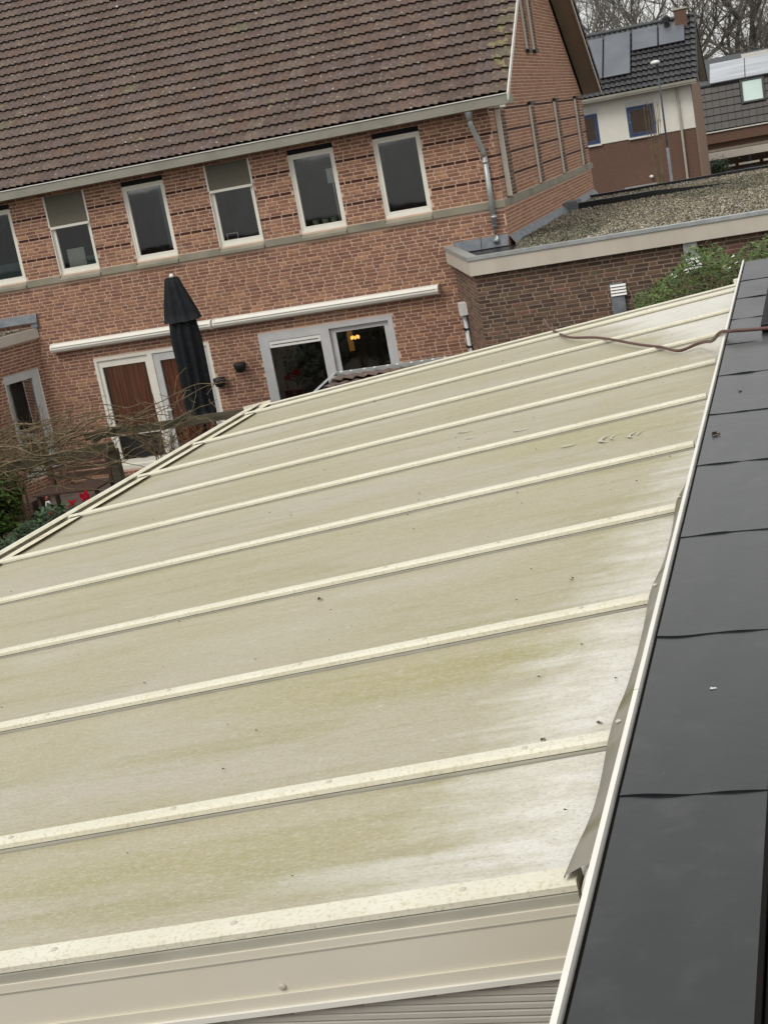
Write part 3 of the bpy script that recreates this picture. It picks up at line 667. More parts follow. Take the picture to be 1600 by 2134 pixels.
def gravel(parent, n, area, seed, zt=3.225):
    rs = np.random.RandomState(seed); base = np.array([(1, 0, 0), (-1, 0, 0), (0, 1, 0), (0, -1, 0), (0, 0, 1), (0, 0, -1)], float)
    tri = np.array([(0, 2, 4), (2, 1, 4), (1, 3, 4), (3, 0, 4), (2, 0, 5), (1, 2, 5), (3, 1, 5), (0, 3, 5)])
    c = area(rs, n); n = len(c); r = rs.uniform(.012, .028, n)
    a = rs.uniform(0, 6.28, n); sc = np.stack([rs.uniform(.8, 1.4, n), rs.uniform(.6, 1, n), rs.uniform(.5, .8, n)], 1) * r[:, None]
    v = base[None] * sc[:, None] + rs.uniform(-.15, .15, (n, 6, 3)) * r[:, None, None]
    x = v[..., 0] * np.cos(a)[:, None] - v[..., 1] * np.sin(a)[:, None]; y = v[..., 0] * np.sin(a)[:, None] + v[..., 1] * np.cos(a)[:, None]
    V = np.stack([x + c[:, 0:1], y + c[:, 1:2], v[..., 2] + zt + rs.uniform(0, .02, n)[:, None]], -1).reshape(-1, 3)
    F = (tri[None] + (np.arange(n) * 6)[:, None, None]).reshape(-1, 3)
    me = bpy.data.meshes.new("gravel"); me.vertices.add(len(V)); me.vertices.foreach_set("co", V.ravel())
    me.loops.add(F.size); me.loops.foreach_set("vertex_index", F.ravel()); me.polygons.add(len(F)); me.polygons.foreach_set("loop_start", np.arange(0, F.size, 3)); me.polygons.foreach_set("loop_total", np.full(len(F), 3))
    me.update(calc_edges=True)
    pal = np.array([(.28, .25, .19), (.21, .19, .14), (.38, .345, .28), (.14, .125, .10), (.47, .44, .37), (.19, .175, .155), (.25, .205, .14), (.09, .085, .07)])
    # weathered darker zones drift across the roof
    moss = (np.sin(c[:, 0] * 1.1 + 1.0) * np.cos(c[:, 1] * .55) > .35)
    cc = pal[rs.randint(0, 8, n)] * rs.uniform(.8, 1.2, (n, 1)); cc[moss] *= np.array([.62, .66, .62])
    ca = me.color_attributes.new("Col", 'FLOAT_COLOR', 'CORNER'); arr = np.ones((n, 24, 4)); arr[..., :3] = cc[:, None]; ca.data.foreach_set("color", arr.ravel())
    me.materials.append(M['gravel']); link("gravel", me, parent, (0, 0, 0), kind='stuff')
def ar(rs, n):
    c = np.stack([rs.uniform(.1, 7.3, n), rs.uniform(-2.86, 9.28, n)], 1); return c[(c[:, 1] > .2 - (c[:, 0] - .09) * 6.0)]
gravel(an, 46000, ar, 4)

# conduit on the annex side wall
co = thing("cable_duct", "white-capped grey pipe duct on the skewed side wall of the annex", "duct", (-.8, -.8, 0))
nx, ny = math.sin(ax), -math.cos(ax); ux, uy = math.cos(ax), math.sin(ax)
def dpt(s, d): return (-1.02 + ux * s + nx * d, uy * s + ny * d)
b = MB(); q0 = dpt(.75, 0)
b.obox((*dpt(.80, .006), 2.26), (ux * .3, uy * .3, 0), (nx * .12, ny * .12, 0), (0, 0, .20)); part("cap", b, 'lampwhite', co)
b = MB(); b.tube([(*dpt(.88, .06), 0), (*dpt(.88, .06), 2.26)], .032, 10); part("pipe", b, 'zinc', co, True)
b = MB(); b.tube([(*dpt(.99, .05), 0), (*dpt(.99, .05), 2.26)], .028, 10); part("pipe", b, 'greyframe', co, True)
for z in (1.7, 2.0): b = MB(); b.obox((*dpt(.82, .01), z), (ux * .2, uy * .2, 0), (nx * .1, ny * .1, 0), (0, 0, .03)); part("clamp", b, 'blackmetal', co)

# louvred wall lights on the annex front
for x, z, lab in ((2.0, 2.44, "grey wall light with four white louvres on the bare brick of the annex"), (3.13, 2.66, "grey wall light with white louvres half hidden in the shrub")):
    t_ = thing("louvred_light", lab, "wall light", (x, -2.92, z), "louvred wall lights")
    b = MB(); b.box((x, -2.98, z - .32 if x < 3 else z), (x + .2, -2.905, z + .2 if x < 3 else z + .42)); part("body", b, 'lead' if x < 3 else 'zinc', t_)
    for k in range(4): b = MB(); b.add([(x + .01, -3.0, z + .015 + k * .045), (x + .24, -3.0, z + .015 + k * .045), (x + .24, -2.985, z + .045 + k * .045), (x + .01, -2.985, z + .045 + k * .045)], [(0, 1, 2, 3)]); part("louvre", b, 'lampwhite', t_)

# ================================================================== LEFT ANNEX
lx = thing("neighbour_annex", "red brick annex at the left edge with flat gravel roof and zinc flashing", "annex", (-9.8, -1, 0))
la = math.atan2(3.01, 1.06); P0 = Vector((-9.33, 0, 0)); LL = 3.2
lu = Vector((math.cos(la), math.sin(la), 0)); ln_ = Vector((math.sin(la), -math.cos(la), 0)); LO = P0 - lu * LL
lop = [(LL - 1.02, LL - .18, .35, 2.36)]
w3 = part("wall", wall_backing(LO, la, LL, 0, 2.9, lop), 'mortar', lx)
place_bricks(lay_bricks(LO, la, LL, 0, 2.9, lop, PAL_RED, seed=51), w3, 'brick', lambda px, py: py < 1100, nmax=200)
b = MB(); fo = [LO + ln_ * .08, P0 + ln_ * .08 , P0 - ln_ * .02, LO - ln_ * .02]; b.prism([(p.x, p.y) for p in fo], 2.9, 3.09); part("fascia", b, 'fascia', lx)
b = MB(); b.prism([(LO.x, LO.y), (P0.x, -.003), (-13, -.003), (-13, LO.y)], 2.92, 3.10); part("roof_deck", b, 'gravelbase', lx)
b = MB(); b.add([(-13, -.012, 3.36), (-9.2, -.012, 3.36), (-9.2, -.04, 3.36), (-13, -.04, 3.36), (-13, -.09, 3.20), (-9.2, -.09, 3.20)], [(0, 1, 2, 3), (3, 2, 5, 4), (0, 3, 4)]); b.box((-9.36, -.06, 3.10), (-9.22, -.013, 3.2)); part("lead_flashing", b, 'lead', lx)
def ar2(rs, n):
    c = np.stack([rs.uniform(-12.5, -9.4, n), rs.uniform(-1.6, -.1, n)], 1); return c[c[:, 0] < -9.45 + c[:, 1] * .352 ]
gravel(lx, 5000, ar2, 9, 3.105)
def on_left(s, d, z): return LO + lu * s + ln_ * d + Vector((0, 0, z))
wn = MB(); s0, s1 = LL - 1.02, LL - .18
for a_, b_, z0_, z1_ in ((s0, s0 + .05, .35, 2.36), (s1 - .14, s1, .35, 2.36), (s0 + .05, s1 - .14, 2.2, 2.36), (s0 + .05, s1 - .14, .35, .45)):
    wn.obox(on_left(a_, -.08, z0_), lu * (b_ - a_), ln_ * .07, (0, 0, z1_ - z0_))
lw = part("window", wn, 'greyframe', lx)
b = MB(); b.obox(on_left(s0 + .05, -.06, .45), lu * (s1 - s0 - .19), ln_ * .005, (0, 0, 1.75)); part("pane", b, 'glass', lw)
b = MB(); b.obox(on_left(s0 - .2, -.35, .2), lu * (s1 - s0 + .4), ln_ * .03, (0, 0, 2.4)); b.obox(on_left(s1 + .0, -.33, .2), lu * .03, ln_ * .11, (0, 0, 2.4)); part("room_interior", b, 'room', lw)
b = MB(); b.obox(on_left(s1 - .015, .0, .35), lu * .03, ln_ * .02, (0, 0, 2.0)); part("edge_strip", b, 'whitetrim', lw)

# ================================================================== PATIO ROOF (local frame u: up-slope, v: away from the camera)
O = Vector((4.566, -22.08, 3.757)); V = (Vector((4.411, -12.482, 3.625)) - O).normalized(); U = Vector((1, .0575, .1031)).normalized(); N = U.cross(V).normalized()
if N.z < 0: N = -N
def pp(u, v, n=0.): return O + U * u + V * v + N * n
pr = thing("patio_roof", "cream patio cover with algae-stained polycarbonate panels between ten rafters", "patio cover", (2.5, -17.5, 0))
# rafter left ends follow the gutter line; v of right ends
rv = [0.0, .63, 1.60, 2.58, 3.58, 4.61, 5.61, 6.63, 7.63, 8.76 ]
ends = [(4.566, -22.08), (4.55, -21.45), (4.54, -20.48), (4.52, -19.5), (4.505, -18.5), (4.49, -17.46), (4.475, -16.47), (4.46, -15.44), (4.445, -14.44), (4.43, -13.32)]
VV = [ (Vector((x, y, 0)) - Vector((O.x, O.y, 0))).dot(Vector((V.x, V.y, 0)).normalized()) for x, y in ends]
VEND = VV[-1] + .32
GUT = lambda v: -4.02 - .0 * v
LU = -4.03
for i in range(len(VV)):
    v0 = VV[i] + (.03 if i else .03); v1 = (VV[i + 1] if i + 1 < len(VV) else VEND + .0) - .03
    if i + 1 == len(VV): v1 = VEND
    b = MB(); nu = 24; vs = []
    for k in range(nu + 1):
        u = LU + (.03 - LU) * k / nu
        for j in range(5):
            t_ = j / 4; sag = -.004 * math.sin(math.pi * t_) + .0012 * math.sin(u * 5 + i * 2)
            vs.append(pp(u, v0 + (v1 - v0) * t_, sag))
    b.add(vs, [(k * 5 + j, (k + 1) * 5 + j, (k + 1) * 5 + j + 1, k * 5 + j + 1) for k in range(nu) for j in range(4)])
    n0 = len(b.v); b.add([p - N * .016 for p in map(Vector, vs)], [(k * 5 + j + 1, (k + 1) * 5 + j + 1, (k + 1) * 5 + j, k * 5 + j) for k in range(nu) for j in range(4)])
    part("roof_panel", b, 'poly', pr, True)
scr = MB(); scr.lathe([(.0075, 0), (.0075, .0015), (.004, .004)], (0, 0, 0), 8); scm = scr.mesh("screw", M['fascia'])
nrot = N.to_track_quat('Z', 'Y').to_euler()
def rafter(v, w=.050, h=.020, u0=LU - .02, u1=-.005, name="rafter", screws=True):
    b = MB(); b.obox(pp(u0, v - w / 2 - .004, -.02), U * (u1 - u0), V * (w + .006), N * .026); rb = part(name, b, 'caps', pr)
    b = MB(); n = 10
    prof = [(-w / 2, .0085), (-w / 2, .0085 + h * .6), (-w / 2 + .006, .0085 + h), (w / 2 - .006, .0085 + h), (w / 2, .0085 + h * .6), (w / 2, .0085)]
    m_ = len(prof); vs = [pp(u0 + (u1 - u0) * k, v + a_, c_) for k in (0, 1) for a_, c_ in prof]
    b.add(vs, [(i_, i_ + 1, m_ + i_ + 1, m_ + i_) for i_ in range(m_ - 1)] + [tuple(range(m_)), tuple(range(m_, 2 * m_))[::-1]]); part("rafter_cap", b, 'cap', rb)
    if screws:
        for k in range(9):
            u = -.22 - k * .45 + random.uniform(-.03, .03); link("screw", scm, rb, pp(u, v + random.uniform(-.006, .006), .0085 + h), nrot)
    return rb
for i, v in enumerate(VV): rafter(v, w=.044 if i else .064)
rafter(VEND + .02, w=.03, h=.012, screws=False)
# near side beam: facing the camera
b = MB(); b.obox(pp(LU, VV[0] - .041, -.112), U * (-LU - .0), V * .03, N * .098); sb = part("side_beam", b, 'beam', pr)
b = MB(); b.obox(pp(LU, VV[0] - .046, -.148), U * (-LU), V * .034, N * .0357); part("beam_lower_profile", b, 'beam', sb)
b = MB(); b.obox(pp(LU, VV[0] - .0425, -.034), U * (-LU), V * .004, N * .003); part("beam_groove", b, 'caps', sb)
b = MB(); b.obox(pp(LU, VV[0] - .052, -.151), U * (-LU), V * .01, N * .012); part("beam_lip", b, 'alu', sb)
for u in (-.62, -1.9, -3.2): link("screw", scm, sb, pp(u, VV[0] - .043, -.098), (R(90), 0, 0))
b = MB(); b.obox(pp(LU, VEND - .0, -.14), U * (-LU), V * .04, N * .13); part("side_beam", b, 'beam', pr)
# wall plate end cap: rounded
b = MB(); pts = [pp(.01, VV[0] - .07, -.17)]
for k in range(7):
    a_ = math.pi / 2 * k / 6; pts.append(pp(.045 - .035 * math.cos(a_) , VV[0] - .07, .02 + .035 * math.sin(a_)))
pts += [pp(.05, VV[0] - .07, .055), pp(.05, VV[0] - .07, -.17)]
n_ = len(pts); b.add(pts + [p + V * .05 for p in pts], [tuple(range(n_)), tuple(range(n_, 2 * n_))[::-1]] + [(i_, n_ + i_, n_ + (i_ + 1) % n_, (i_ + 1) % n_) for i_ in range(n_)]); part("wall_plate_end", b, 'beam', pr)
b = MB(); b.obox(pp(.032, VV[0] - .02, -.10), U * .02, V * (VEND - VV[0] + .05), N * .13); part("wall_plate", b, 'alu', pr)
b = MB(); b.obox(pp(-.02, VEND + .03, -.05), U * .045, V * .07, N * .10); part("wall_plate_end", b, 'beam', pr)
# loose flashing strip over the rafter ends (wavy, widest at the near end)
b = MB(); n_ = 90; vs = []
for k in range(n_ + 1):
    v = -.03 + k / n_ * 8.9; near = max(0, 1 - v / 3.3)
    dist = min(abs(v - q) for q in VV); w_ = .008 + .034 * near ** .8 + .004 * math.sin(v * 5) * near + (.012 * math.exp(-((v + .03) / .12) ** 2))
    lift = .024 * math.exp(-(dist / .22) ** 2) + .012
    w_ -= .02 * near * (1 - math.exp(-(dist / .12) ** 2)) * 0
    eg = .012 - (.018 * near if near > 0 else 0) - .009 * (1 / (1 + math.exp((v - 3.0) * 3))) + .0015 * math.sin(v * 4.1) - .007 * math.exp(-((v + .03) / .1) ** 2) - .002 * math.exp(-(dist / .14) ** 2) * (near > 0)
    vs += [pp(.062, v, .062), pp((.062 + eg) / 2, v, .046 + lift * .3), pp(eg, v, lift + .004), pp(eg, v, lift - .001)]
b.add(vs, [(4 * k + j, 4 * k + 4 + j, 4 * k + 5 + j, 4 * k + 1 + j) for k in range(n_) for j in range(3)]); fl = part("flashing_strip", b, 'felt', pr, True)
for v in (VV[1], VV[2], VV[3]): link("screw", scm, fl, pp(.008, v, .052), nrot)
# gutter on the low side
b = MB(); g0, g1 = -.05, VEND + .06
def gprof(prof, name, m, par, sm=False):
    b = MB(); m_ = len(prof); K = 1; vs = [pp(LU + a_, v, c_) for v in (g0, g1) for a_, c_ in prof]
    b.add(vs, [(i_, m_ + i_, m_ + i_ + 1, i_ + 1) for i_ in range(m_ - 1)]); return part(name, b, m, par, sm)
gu = gprof([(.10, .016), (.02, .014), (.0, .006), (-.005, -.012)], "gutter", 'gutcream', pr)
gprof([(.0, .03), (-.01, .045), (-.04, .038), (-.065, .012), (-.07, -.03), (-.07, -.05)], "gutter_roll", 'gutcream', gu, True)
gprof([(-.07, -.05), (-.135, -.055), (-.14, .0)], "gutter_channel", 'dark', gu)
gprof([(-.14, -.06), (-.14, .012), (-.152, .014), (-.155, -.10)], "gutter_outer_lip", 'alu', gu)
b = MB(); b.obox(pp(LU - .16, g1, -.12), U * .25, V * .012, N * .16); part("gutter_end_cap", b, 'beam', gu)
for v in VV[1:]:
    b = MB(); b.obox(pp(LU + .02, v - .04, .014), U * .07, V * .08, N * .004); part("gutter_clip", b, 'debris', gu)
b = MB()
for k in range(70):
    v = 1.5 + random.random() * 2.2; p = pp(LU - .045 - random.random() * .03, v, .036); s_ = random.uniform(.004, .011); b.add([p, p + U * s_, p + V * s_, p + N * s_], [(0, 1, 2), (0, 1, 3), (1, 2, 3), (0, 2, 3)])
part("gutter_dirt", b, 'debris', gu, kind='stuff')
for v in (.2, 4.5, VEND): 
    b = MB(); q = pp(LU + .02, v, -.1); b.box((q.x - .05, q.y - .05, 0), (q.x + .05, q.y + .05, q.z)); part("post", b, 'beam', pr)
# ribbed shutter under the near beam
rs_ = thing("ribbed_screen", "grey horizontally ribbed screen closing the side under the patio roof beam", "screen", (2.6, -22.1, 0))
for k in range(64):
    z = 3.618 - k * .0150; us = (z + .0155 + .152 - O.z) / U.z
    u0 = max(LU, us)
    if u0 > -.05: continue
    def q(u, d, zz): p = pp(u, VV[0] - .034 - d); return (p.x, p.y, zz)
    b = MB(); b.add([q(u, d, z + h_) for u in (u0, .04) for d, h_ in ((0, 0), (.006, .003), (.006, .012), (-.002, .0155))], [(0, 4, 5, 1), (1, 5, 6, 2), (2, 6, 7, 3), (0, 1, 2, 3)]) ; part("slat", b, 'ribs', rs_)
def q(u, d, zz): p = pp(u, VV[0] - .034 - d); return (p.x, p.y, zz)
zl, zr_ = pp(LU, 0).z - .155, pp(.04, 0).z - .155
b = MB(); b.add([q(LU, -.004, 0), q(.04, -.004, 0), q(.04, -.004, zr_), q(LU, -.004, zl), q(LU, -.02, 0), q(.04, -.02, 0), q(.04, -.02, zr_), q(LU, -.02, zl)], [(0, 1, 2, 3), (7, 6, 5, 4), (0, 3, 7, 4), (1, 5, 6, 2), (3, 2, 6, 7)]); part("backing", b, 'darkbrown', rs_)
b = MB(); b.add([q(LU, .006, 0), q(.04, .006, 0), q(.04, .006, 2.67), q(LU, .006, 2.67), q(LU, -.003, 2.672), q(.04, -.003, 2.672)], [(0, 1, 2, 3), (3, 2, 5, 4)]); part("lower_panel", b, 'ribs', rs_)

# marks and bits lying on the patio roof
pts_d = [((3.23, -19.74), .022, "dark dried leaf lying alone in the middle of the patio roof"), ((4.23, -20.10), .018, "crumpled dark leaf near the flashing on the third panel from the near end"),
         ((4.49, -21.32), .014, "dark crumb near the flashing just above the second rafter"), ((4.36, -21.37), .014, "grey-brown crumb left of the second rafter's upper end"),
         ((1.89, -14.62), .02, "small dark clod beside a far rafter")]
def bit(x, y, s_, label, m='debris', flat=False):
    t_ = (x - O.x) / U.x; v = (y - O.y - t_ * U.y) / V.y; t_ = (x - O.x - v * V.x) / U.x; p = pp(t_, v, .001)
    b = MB(); 
    for k in range(5):
        c = p + U * random.uniform(-1, 1) * s_ * .5 + V * random.uniform(-1, 1) * s_ * .5 + N * s_ * .25; a = [c + Vector([random.uniform(-1, 1) * s_ * .6 for _ in range(3)]) for _ in range(4)]
        a = [q + N * max(0, .002 - (q - p).dot(N)) for q in a]; b.add(a, [(0, 1, 2), (0, 2, 3), (0, 1, 3), (1, 2, 3)])
    return solo("dead_leaf" if m == 'debris' else "pale_crumb", label, "leaf" if m == 'debris' else "crumb", b, m)
for (x, y), s_, lab in pts_d: bit(x, y, s_ * .62, lab)
b = MB()
for k in range(150):
    u, v = random.uniform(LU + .1, -.05), random.uniform(.1, VEND); s_ = random.uniform(.002, .005); p = pp(u, v, .003)
    b.add([p, p + U * s_ * 2, p + V * s_, p + N * s_], [(0, 1, 2), (0, 1, 3), (1, 2, 3), (0, 2, 3)])
part("roof_specks", b, 'debris', pr, kind='stuff')
def smear(c, r, a0, a1, w, su=1., sv=1.):
    b = MB(); n_ = 14; vs = []
    for k in range(n_ + 1):
        a = a0 + (a1 - a0) * k / n_; ww = w * math.sin(math.pi * min(1, (k + .4) / (n_ + .8))) * random.uniform(.9, 1.05)
        for rr in (r - ww / 2, r + ww / 2): vs.append(pp(c[0] + su * rr * math.cos(a), c[1] + sv * rr * math.sin(a), .0035))
    b.add(vs, [(2 * k, 2 * k + 1, 2 * k + 3, 2 * k + 2) for k in range(n_)]); part("smear", b, 'smear', pr, kind='stuff')
def uv(x, y):
    v = (y - O.y) / V.y
    for _ in range(3): u = (x - O.x - v * V.x) / U.x; v = (y - O.y - u * U.y) / V.y
    return u, v
for (x, y), r, a0, a1, w in [((4.12, -17.9), .10, 2.2, 4.1, .022), ((4.16, -17.9), .09, 2.3, 4.0, .010), ((4.24, -17.95), .08, 2.2, 4.0, .018), ((4.28, -17.95), .08, 2.2, 3.6, .009),
                             ((3.5, -17.1), .06, 3.2, 5.4, .016), ((3.12, -16.75), .07, 3.0, 5.2, .016), ((3.86, -17.8), .07, 4.0, 5.3, .02),
                             ((3.2, -17.0), .05, 3.4, 5.0, .010)]:
    smear(uv(x, y), r, a0, a1, w)

# hose
hp = [(5.6, -17.3, 3.925), (4.78, -17.03, 3.925), (4.60, -16.96, 3.925), (4.53, -16.75, 3.89), (4.46, -16.42, 3.80), (4.38, -16.0, 3.73), (4.30, -15.72, 3.675), (4.21, -15.80, 3.665), (4.08, -15.55, 3.66), (3.90, -15.2, 3.64), (3.54, -14.43, 3.60), (3.25, -13.92, 3.555), (3.05, -13.3, 3.51), (2.90, -12.85, 3.50), (2.8, -12.5, 3.53)]
def smoothpts(P, k=6):
    P = [Vector(p) for p in P]; out = []
    for i in range(len(P) - 1):
        a, b_, c, d = P[max(i - 1, 0)], P[i], P[i + 1], P[min(i + 2, len(P) - 1)]
        for j in range(k):
            t_ = j / k; out.append(.5 * ((2 * b_) + (-a + c) * t_ + (2 * a - 5 * b_ + 4 * c - d) * t_ ** 2 + (-a + 3 * b_ - 3 * c + d) * t_ ** 3))
    out.append(P[-1]); return out
b = MB(); b.tube(smoothpts(hp), .0095, 8); solo("hose", "red-brown hose trailing across the far end of the patio roof", "hose", b, 'rubberhose', True)

# ================================================================== OWN HOUSE: bitumen roof edge
ow = thing("bitumen_roof", "black bitumen roof strip in overlapping sheets with white edge trim on the right", "roof", (4.9, -18, 0))
ZB = 3.885
def ex(y): return 4.635 - .0 + (y + 22.68) * (-.109 / 9.04)
ys = [-24.2, -23.4, -22.75, -21.95, -21.13, -20.32, -19.5, -18.7, -17.9, -17.1, -16.3, -15.5, -14.7, -13.66]
for i, (y0_, y1_) in enumerate(zip(ys[:-1], ys[1:])):
    b = MB(); nx_, ny_ = 22, 14; vs = []
    far = y1_ > -18.5
    for j in range(ny_ + 1):
        for k in range(nx_ + 1):
            s_ = k / nx_; t_ = j / ny_; x0_ = ex(y0_ + (y1_ - y0_) * t_) + .012; x1_ = 4.905
            wob = .5 * (.012 * math.sin(s_ * 9 + i * 2.1) * math.exp(-s_ * 2.5) + .006 * math.sin(s_ * 5 + i)) if j in (0,) else 0
            yy = y0_ + (y1_ - y0_) * t_ + wob - (.035 if j == 0 else 0)
            z = ZB + .003 * (1 - t_) + .001 * math.sin(s_ * 11 + i) * math.sin(t_ * 5 + i * 1.3) + (.0015 * math.sin(s_ * 6 + i * 3) ** 2 if j == 0 and s_ < .5 else 0)
            if far: z += .0015 * math.sin(t_ * 6.3 + i * 1.7 + s_ * 2) * math.sin(s_ * 3.1)
            vs.append((x0_ + (x1_ - x0_) * s_, yy, z))
    m_ = nx_ + 1; fs = [(j * m_ + k, j * m_ + k + 1, (j + 1) * m_ + k + 1, (j + 1) * m_ + k) for j in range(ny_) for k in range(nx_)]
    o_ = len(vs); vs += [(x, y, z - .006) for x, y, z in vs[:m_]]; q_ = len(vs); vs += vs[:m_]; fs += [(o_ + k, o_ + k + 1, q_ + k + 1, q_ + k) for k in range(nx_)]
    b.add(vs, fs); part("bitumen_sheet", b, 'bitumen', ow, True)
b = MB(); b.add([(ex(-24.2) - .0, -24.2, 3.70), (ex(-13.65), -13.65, 3.70), (4.9, -13.65, 3.70), (4.9, -24.2, 3.70), (ex(-24.2), -24.2, ZB - .012), (ex(-13.65), -13.65, ZB - .012), (4.9, -13.65, ZB - .012), (4.9, -24.2, ZB - .012)],
      [(0, 1, 5, 4), (1, 2, 6, 5), (2, 3, 7, 6), (3, 0, 4, 7), (4, 5, 6, 7)]); part("roof_deck", b, 'darkbrown', ow)
b = MB(); segs = [-24.2, -21.5, -19.0, -16.4, -13.62]
for a_, c_ in zip(segs[:-1], segs[1:]):
    b = MB(); e0, e1 = ex(a_), ex(c_)
    b.add([(e0 - .010, a_ + .001, 3.76), (e1 - .010, c_ - .001, 3.76), (e1 - .010, c_ - .001, ZB + .010), (e0 - .010, a_ + .001, ZB + .010), (e1 + .001, c_ - .001, ZB + .012), (e0 + .001, a_ + .001, ZB + .012), (e1 + .002, c_ - .001, ZB - .01), (e0 + .002, a_ + .001, ZB - .01)],
          [(0, 1, 2, 3), (3, 2, 4, 5), (5, 4, 6, 7)]); part("edge_trim", b, 'alu', ow)
b = MB(); b.box((4.72, -24.2, 0), (5.4, -13.7, 3.69)); part("wall", b, 'brownwall', ow)
b = MB(); b.box((4.906, -24.2, 3.7), (5.4, -17.2, 3.80)); part("dark_channel", b, 'darkbrown', ow)
b = MB(); b.box((4.906, -17.2, 3.7), (5.4, -13.7, 3.86)); part("roof_corner", b, 'bitumen', ow)
ub = thing("roof_upstand", "black felt-covered upstand at the right edge of the far bitumen roof", "roof upstand", (4.95, -16, 3.88))
b = MB(); b.box((4.745, -16.9, 3.895), (5.3, -14.5, 3.925)); part("box", b, 'black', ub)
b = MB(); b.box((4.80, -16.8, 3.927), (5.28, -14.6, 3.95)); part("lid", b, 'black', ub)
def crumb(x, y, s_, label, m, name, cat):
    b = MB()
    for k in range(4):
        c = Vector((x + random.uniform(-1, 1) * s_ * .5, y + random.uniform(-1, 1) * s_ * .5, ZB + .0005)); b.add([c + Vector((random.uniform(-1, 1) * s_ * .6, random.uniform(-1, 1) * s_ * .6, random.uniform(.0, .7) * s_)) for _ in range(4)], [(0, 1, 2), (0, 2, 3), (0, 1, 3), (1, 2, 3)])
    solo(name, label, cat, b, m)
crumb(4.78, -21.50, .010, "white shell fragment on the near bitumen sheets", 'pale', "shell_fragment", "fragment")
crumb(4.71, -21.90, .005, "tiny pale crumb just below a bitumen lap", 'pale', "pale_crumb", "crumb")
crumb(4.645, -19.1, .022, "dark curled leaf by a lap near the white trim", 'debris', "dead_leaf", "leaf")
crumb(4.70, -18.35, .014, "small dark twig on the middle bitumen sheets", 'debris', "twig", "twig")

# ================================================================== GARDEN: pergola, vine, ivy, bench
pg = thing("pergola", "weathered timber pergola carrying a bare vine at the left", "pergola", (-4.7, -6.5, 0))
b = MB(); b.box((-4.78, -6.56, 0), (-4.66, -6.44, 1.78)); part("post", b, 'wood', pg)
b = MB(); b.box((-8.2, -6.56, 0), (-8.08, -6.44, 1.5)); part("post", b, 'wood', pg)
b = MB(); b.obox((-8.4, -6.6, 1.52), (3.75, 0, .26), (0, .05, 0), (0, 0, .12)); part("beam", b, 'wood', pg)
b = MB(); b.obox((-5.2, -6.35, 1.92), (3.1, 0, .06), (0, .05, 0), (0, 0, .11)); part("beam", b, 'wood', pg)
for k in range(2): b = MB(); b.obox((-4.75 + k * 1.1, -7.0, 1.99 + k * .05), (.04, 0, 0), (0, 1.0, 0), (0, 0, .06)); part("rafter", b, 'wood', pg)
vn = thing("bare_vine", "tangled leafless vine sprawling over the pergola", "vine", (-6.2, -6.5, 0))
rnd = random.Random(21)
for k in range(36):
    b = MB(); x = rnd.uniform(-8.4, -5.8); yb = rnd.uniform(-7.1, -6.2); zb_ = 1.62 + (x + 8.4) * .045 + rnd.uniform(-.18, .40); ptsv = [(x, yb, zb_)]
    ang_ = rnd.uniform(-.15, .28); L_ = rnd.randint(10, 26) + (16 if k % 6 == 0 else 0)
    for q in range(L_):
        ang_ += rnd.uniform(-.42, .42); ang_ = max(-.8, min(.75, ang_)); x += .13; zb_ += .13 * math.tan(ang_) * .8; tgt = 1.55 + (x + 8.4) * .09 + .1
        zb_ += (tgt - zb_) * .12; yb += rnd.uniform(-.05, .05); ptsv.append((x, yb, zb_))
        if x > -2.7: break
    r0 = rnd.uniform(.008, .02); b.tube(smoothpts(ptsv, 3), [r0 * (1 - .7 * i_ / (len(ptsv) * 3)) for i_ in range((len(ptsv) - 1) * 3 + 1)], 5); part("stem", b, 'vine', vn, True)
b = MB()
for k in range(600):
    x = rnd.uniform(-8.6, -3.0); y_ = rnd.uniform(-7.2, -6.1); z = 1.55 + (x + 8.4) * .085 + rnd.uniform(-.15, .45); d = Vector((rnd.uniform(-1, 1), rnd.uniform(-.4, .4), rnd.uniform(-.2, 1.3))).normalized(); p = Vector((x, y_, z)); pl = [p]; 
    if x > -5.0 and rnd.random() < .65: continue
    for q in range(rnd.randint(2, 6)): d = (d + Vector((rnd.uniform(-.6, .6), rnd.uniform(-.4, .4), rnd.uniform(-.5, .4)))).normalized(); p = p + d * .08; pl.append(p)
    b.tube(pl, [.006 * (1 - .6 * i_ / len(pl)) for i_ in range(len(pl))], 3, cap=False)
part("twigs", b, 'vine', vn, kind='stuff')
b = MB()
for k in range(260):
    x = rnd.uniform(-9.5, -6.4); y_ = rnd.uniform(-5.6, -4.2); z = rnd.uniform(.8, 1.9); d = Vector((rnd.uniform(-.5, .7), 0, 1)).normalized(); p = Vector((x, y_, z)); pl = [p]
    for q in range(5): d = (d + Vector((rnd.uniform(-.4, .4), rnd.uniform(-.3, .3), rnd.uniform(-.3, .3)))).normalized(); p = p + d * .11; pl.append(p)
    b.tube(pl, [.006 * (1 - .14 * i_) for i_ in range(6)], 3, cap=False)
sh_ = solo("bare_shrub", "thin reddish-brown leafless shrub behind the vine at the left edge", "shrub", b, 'twig')
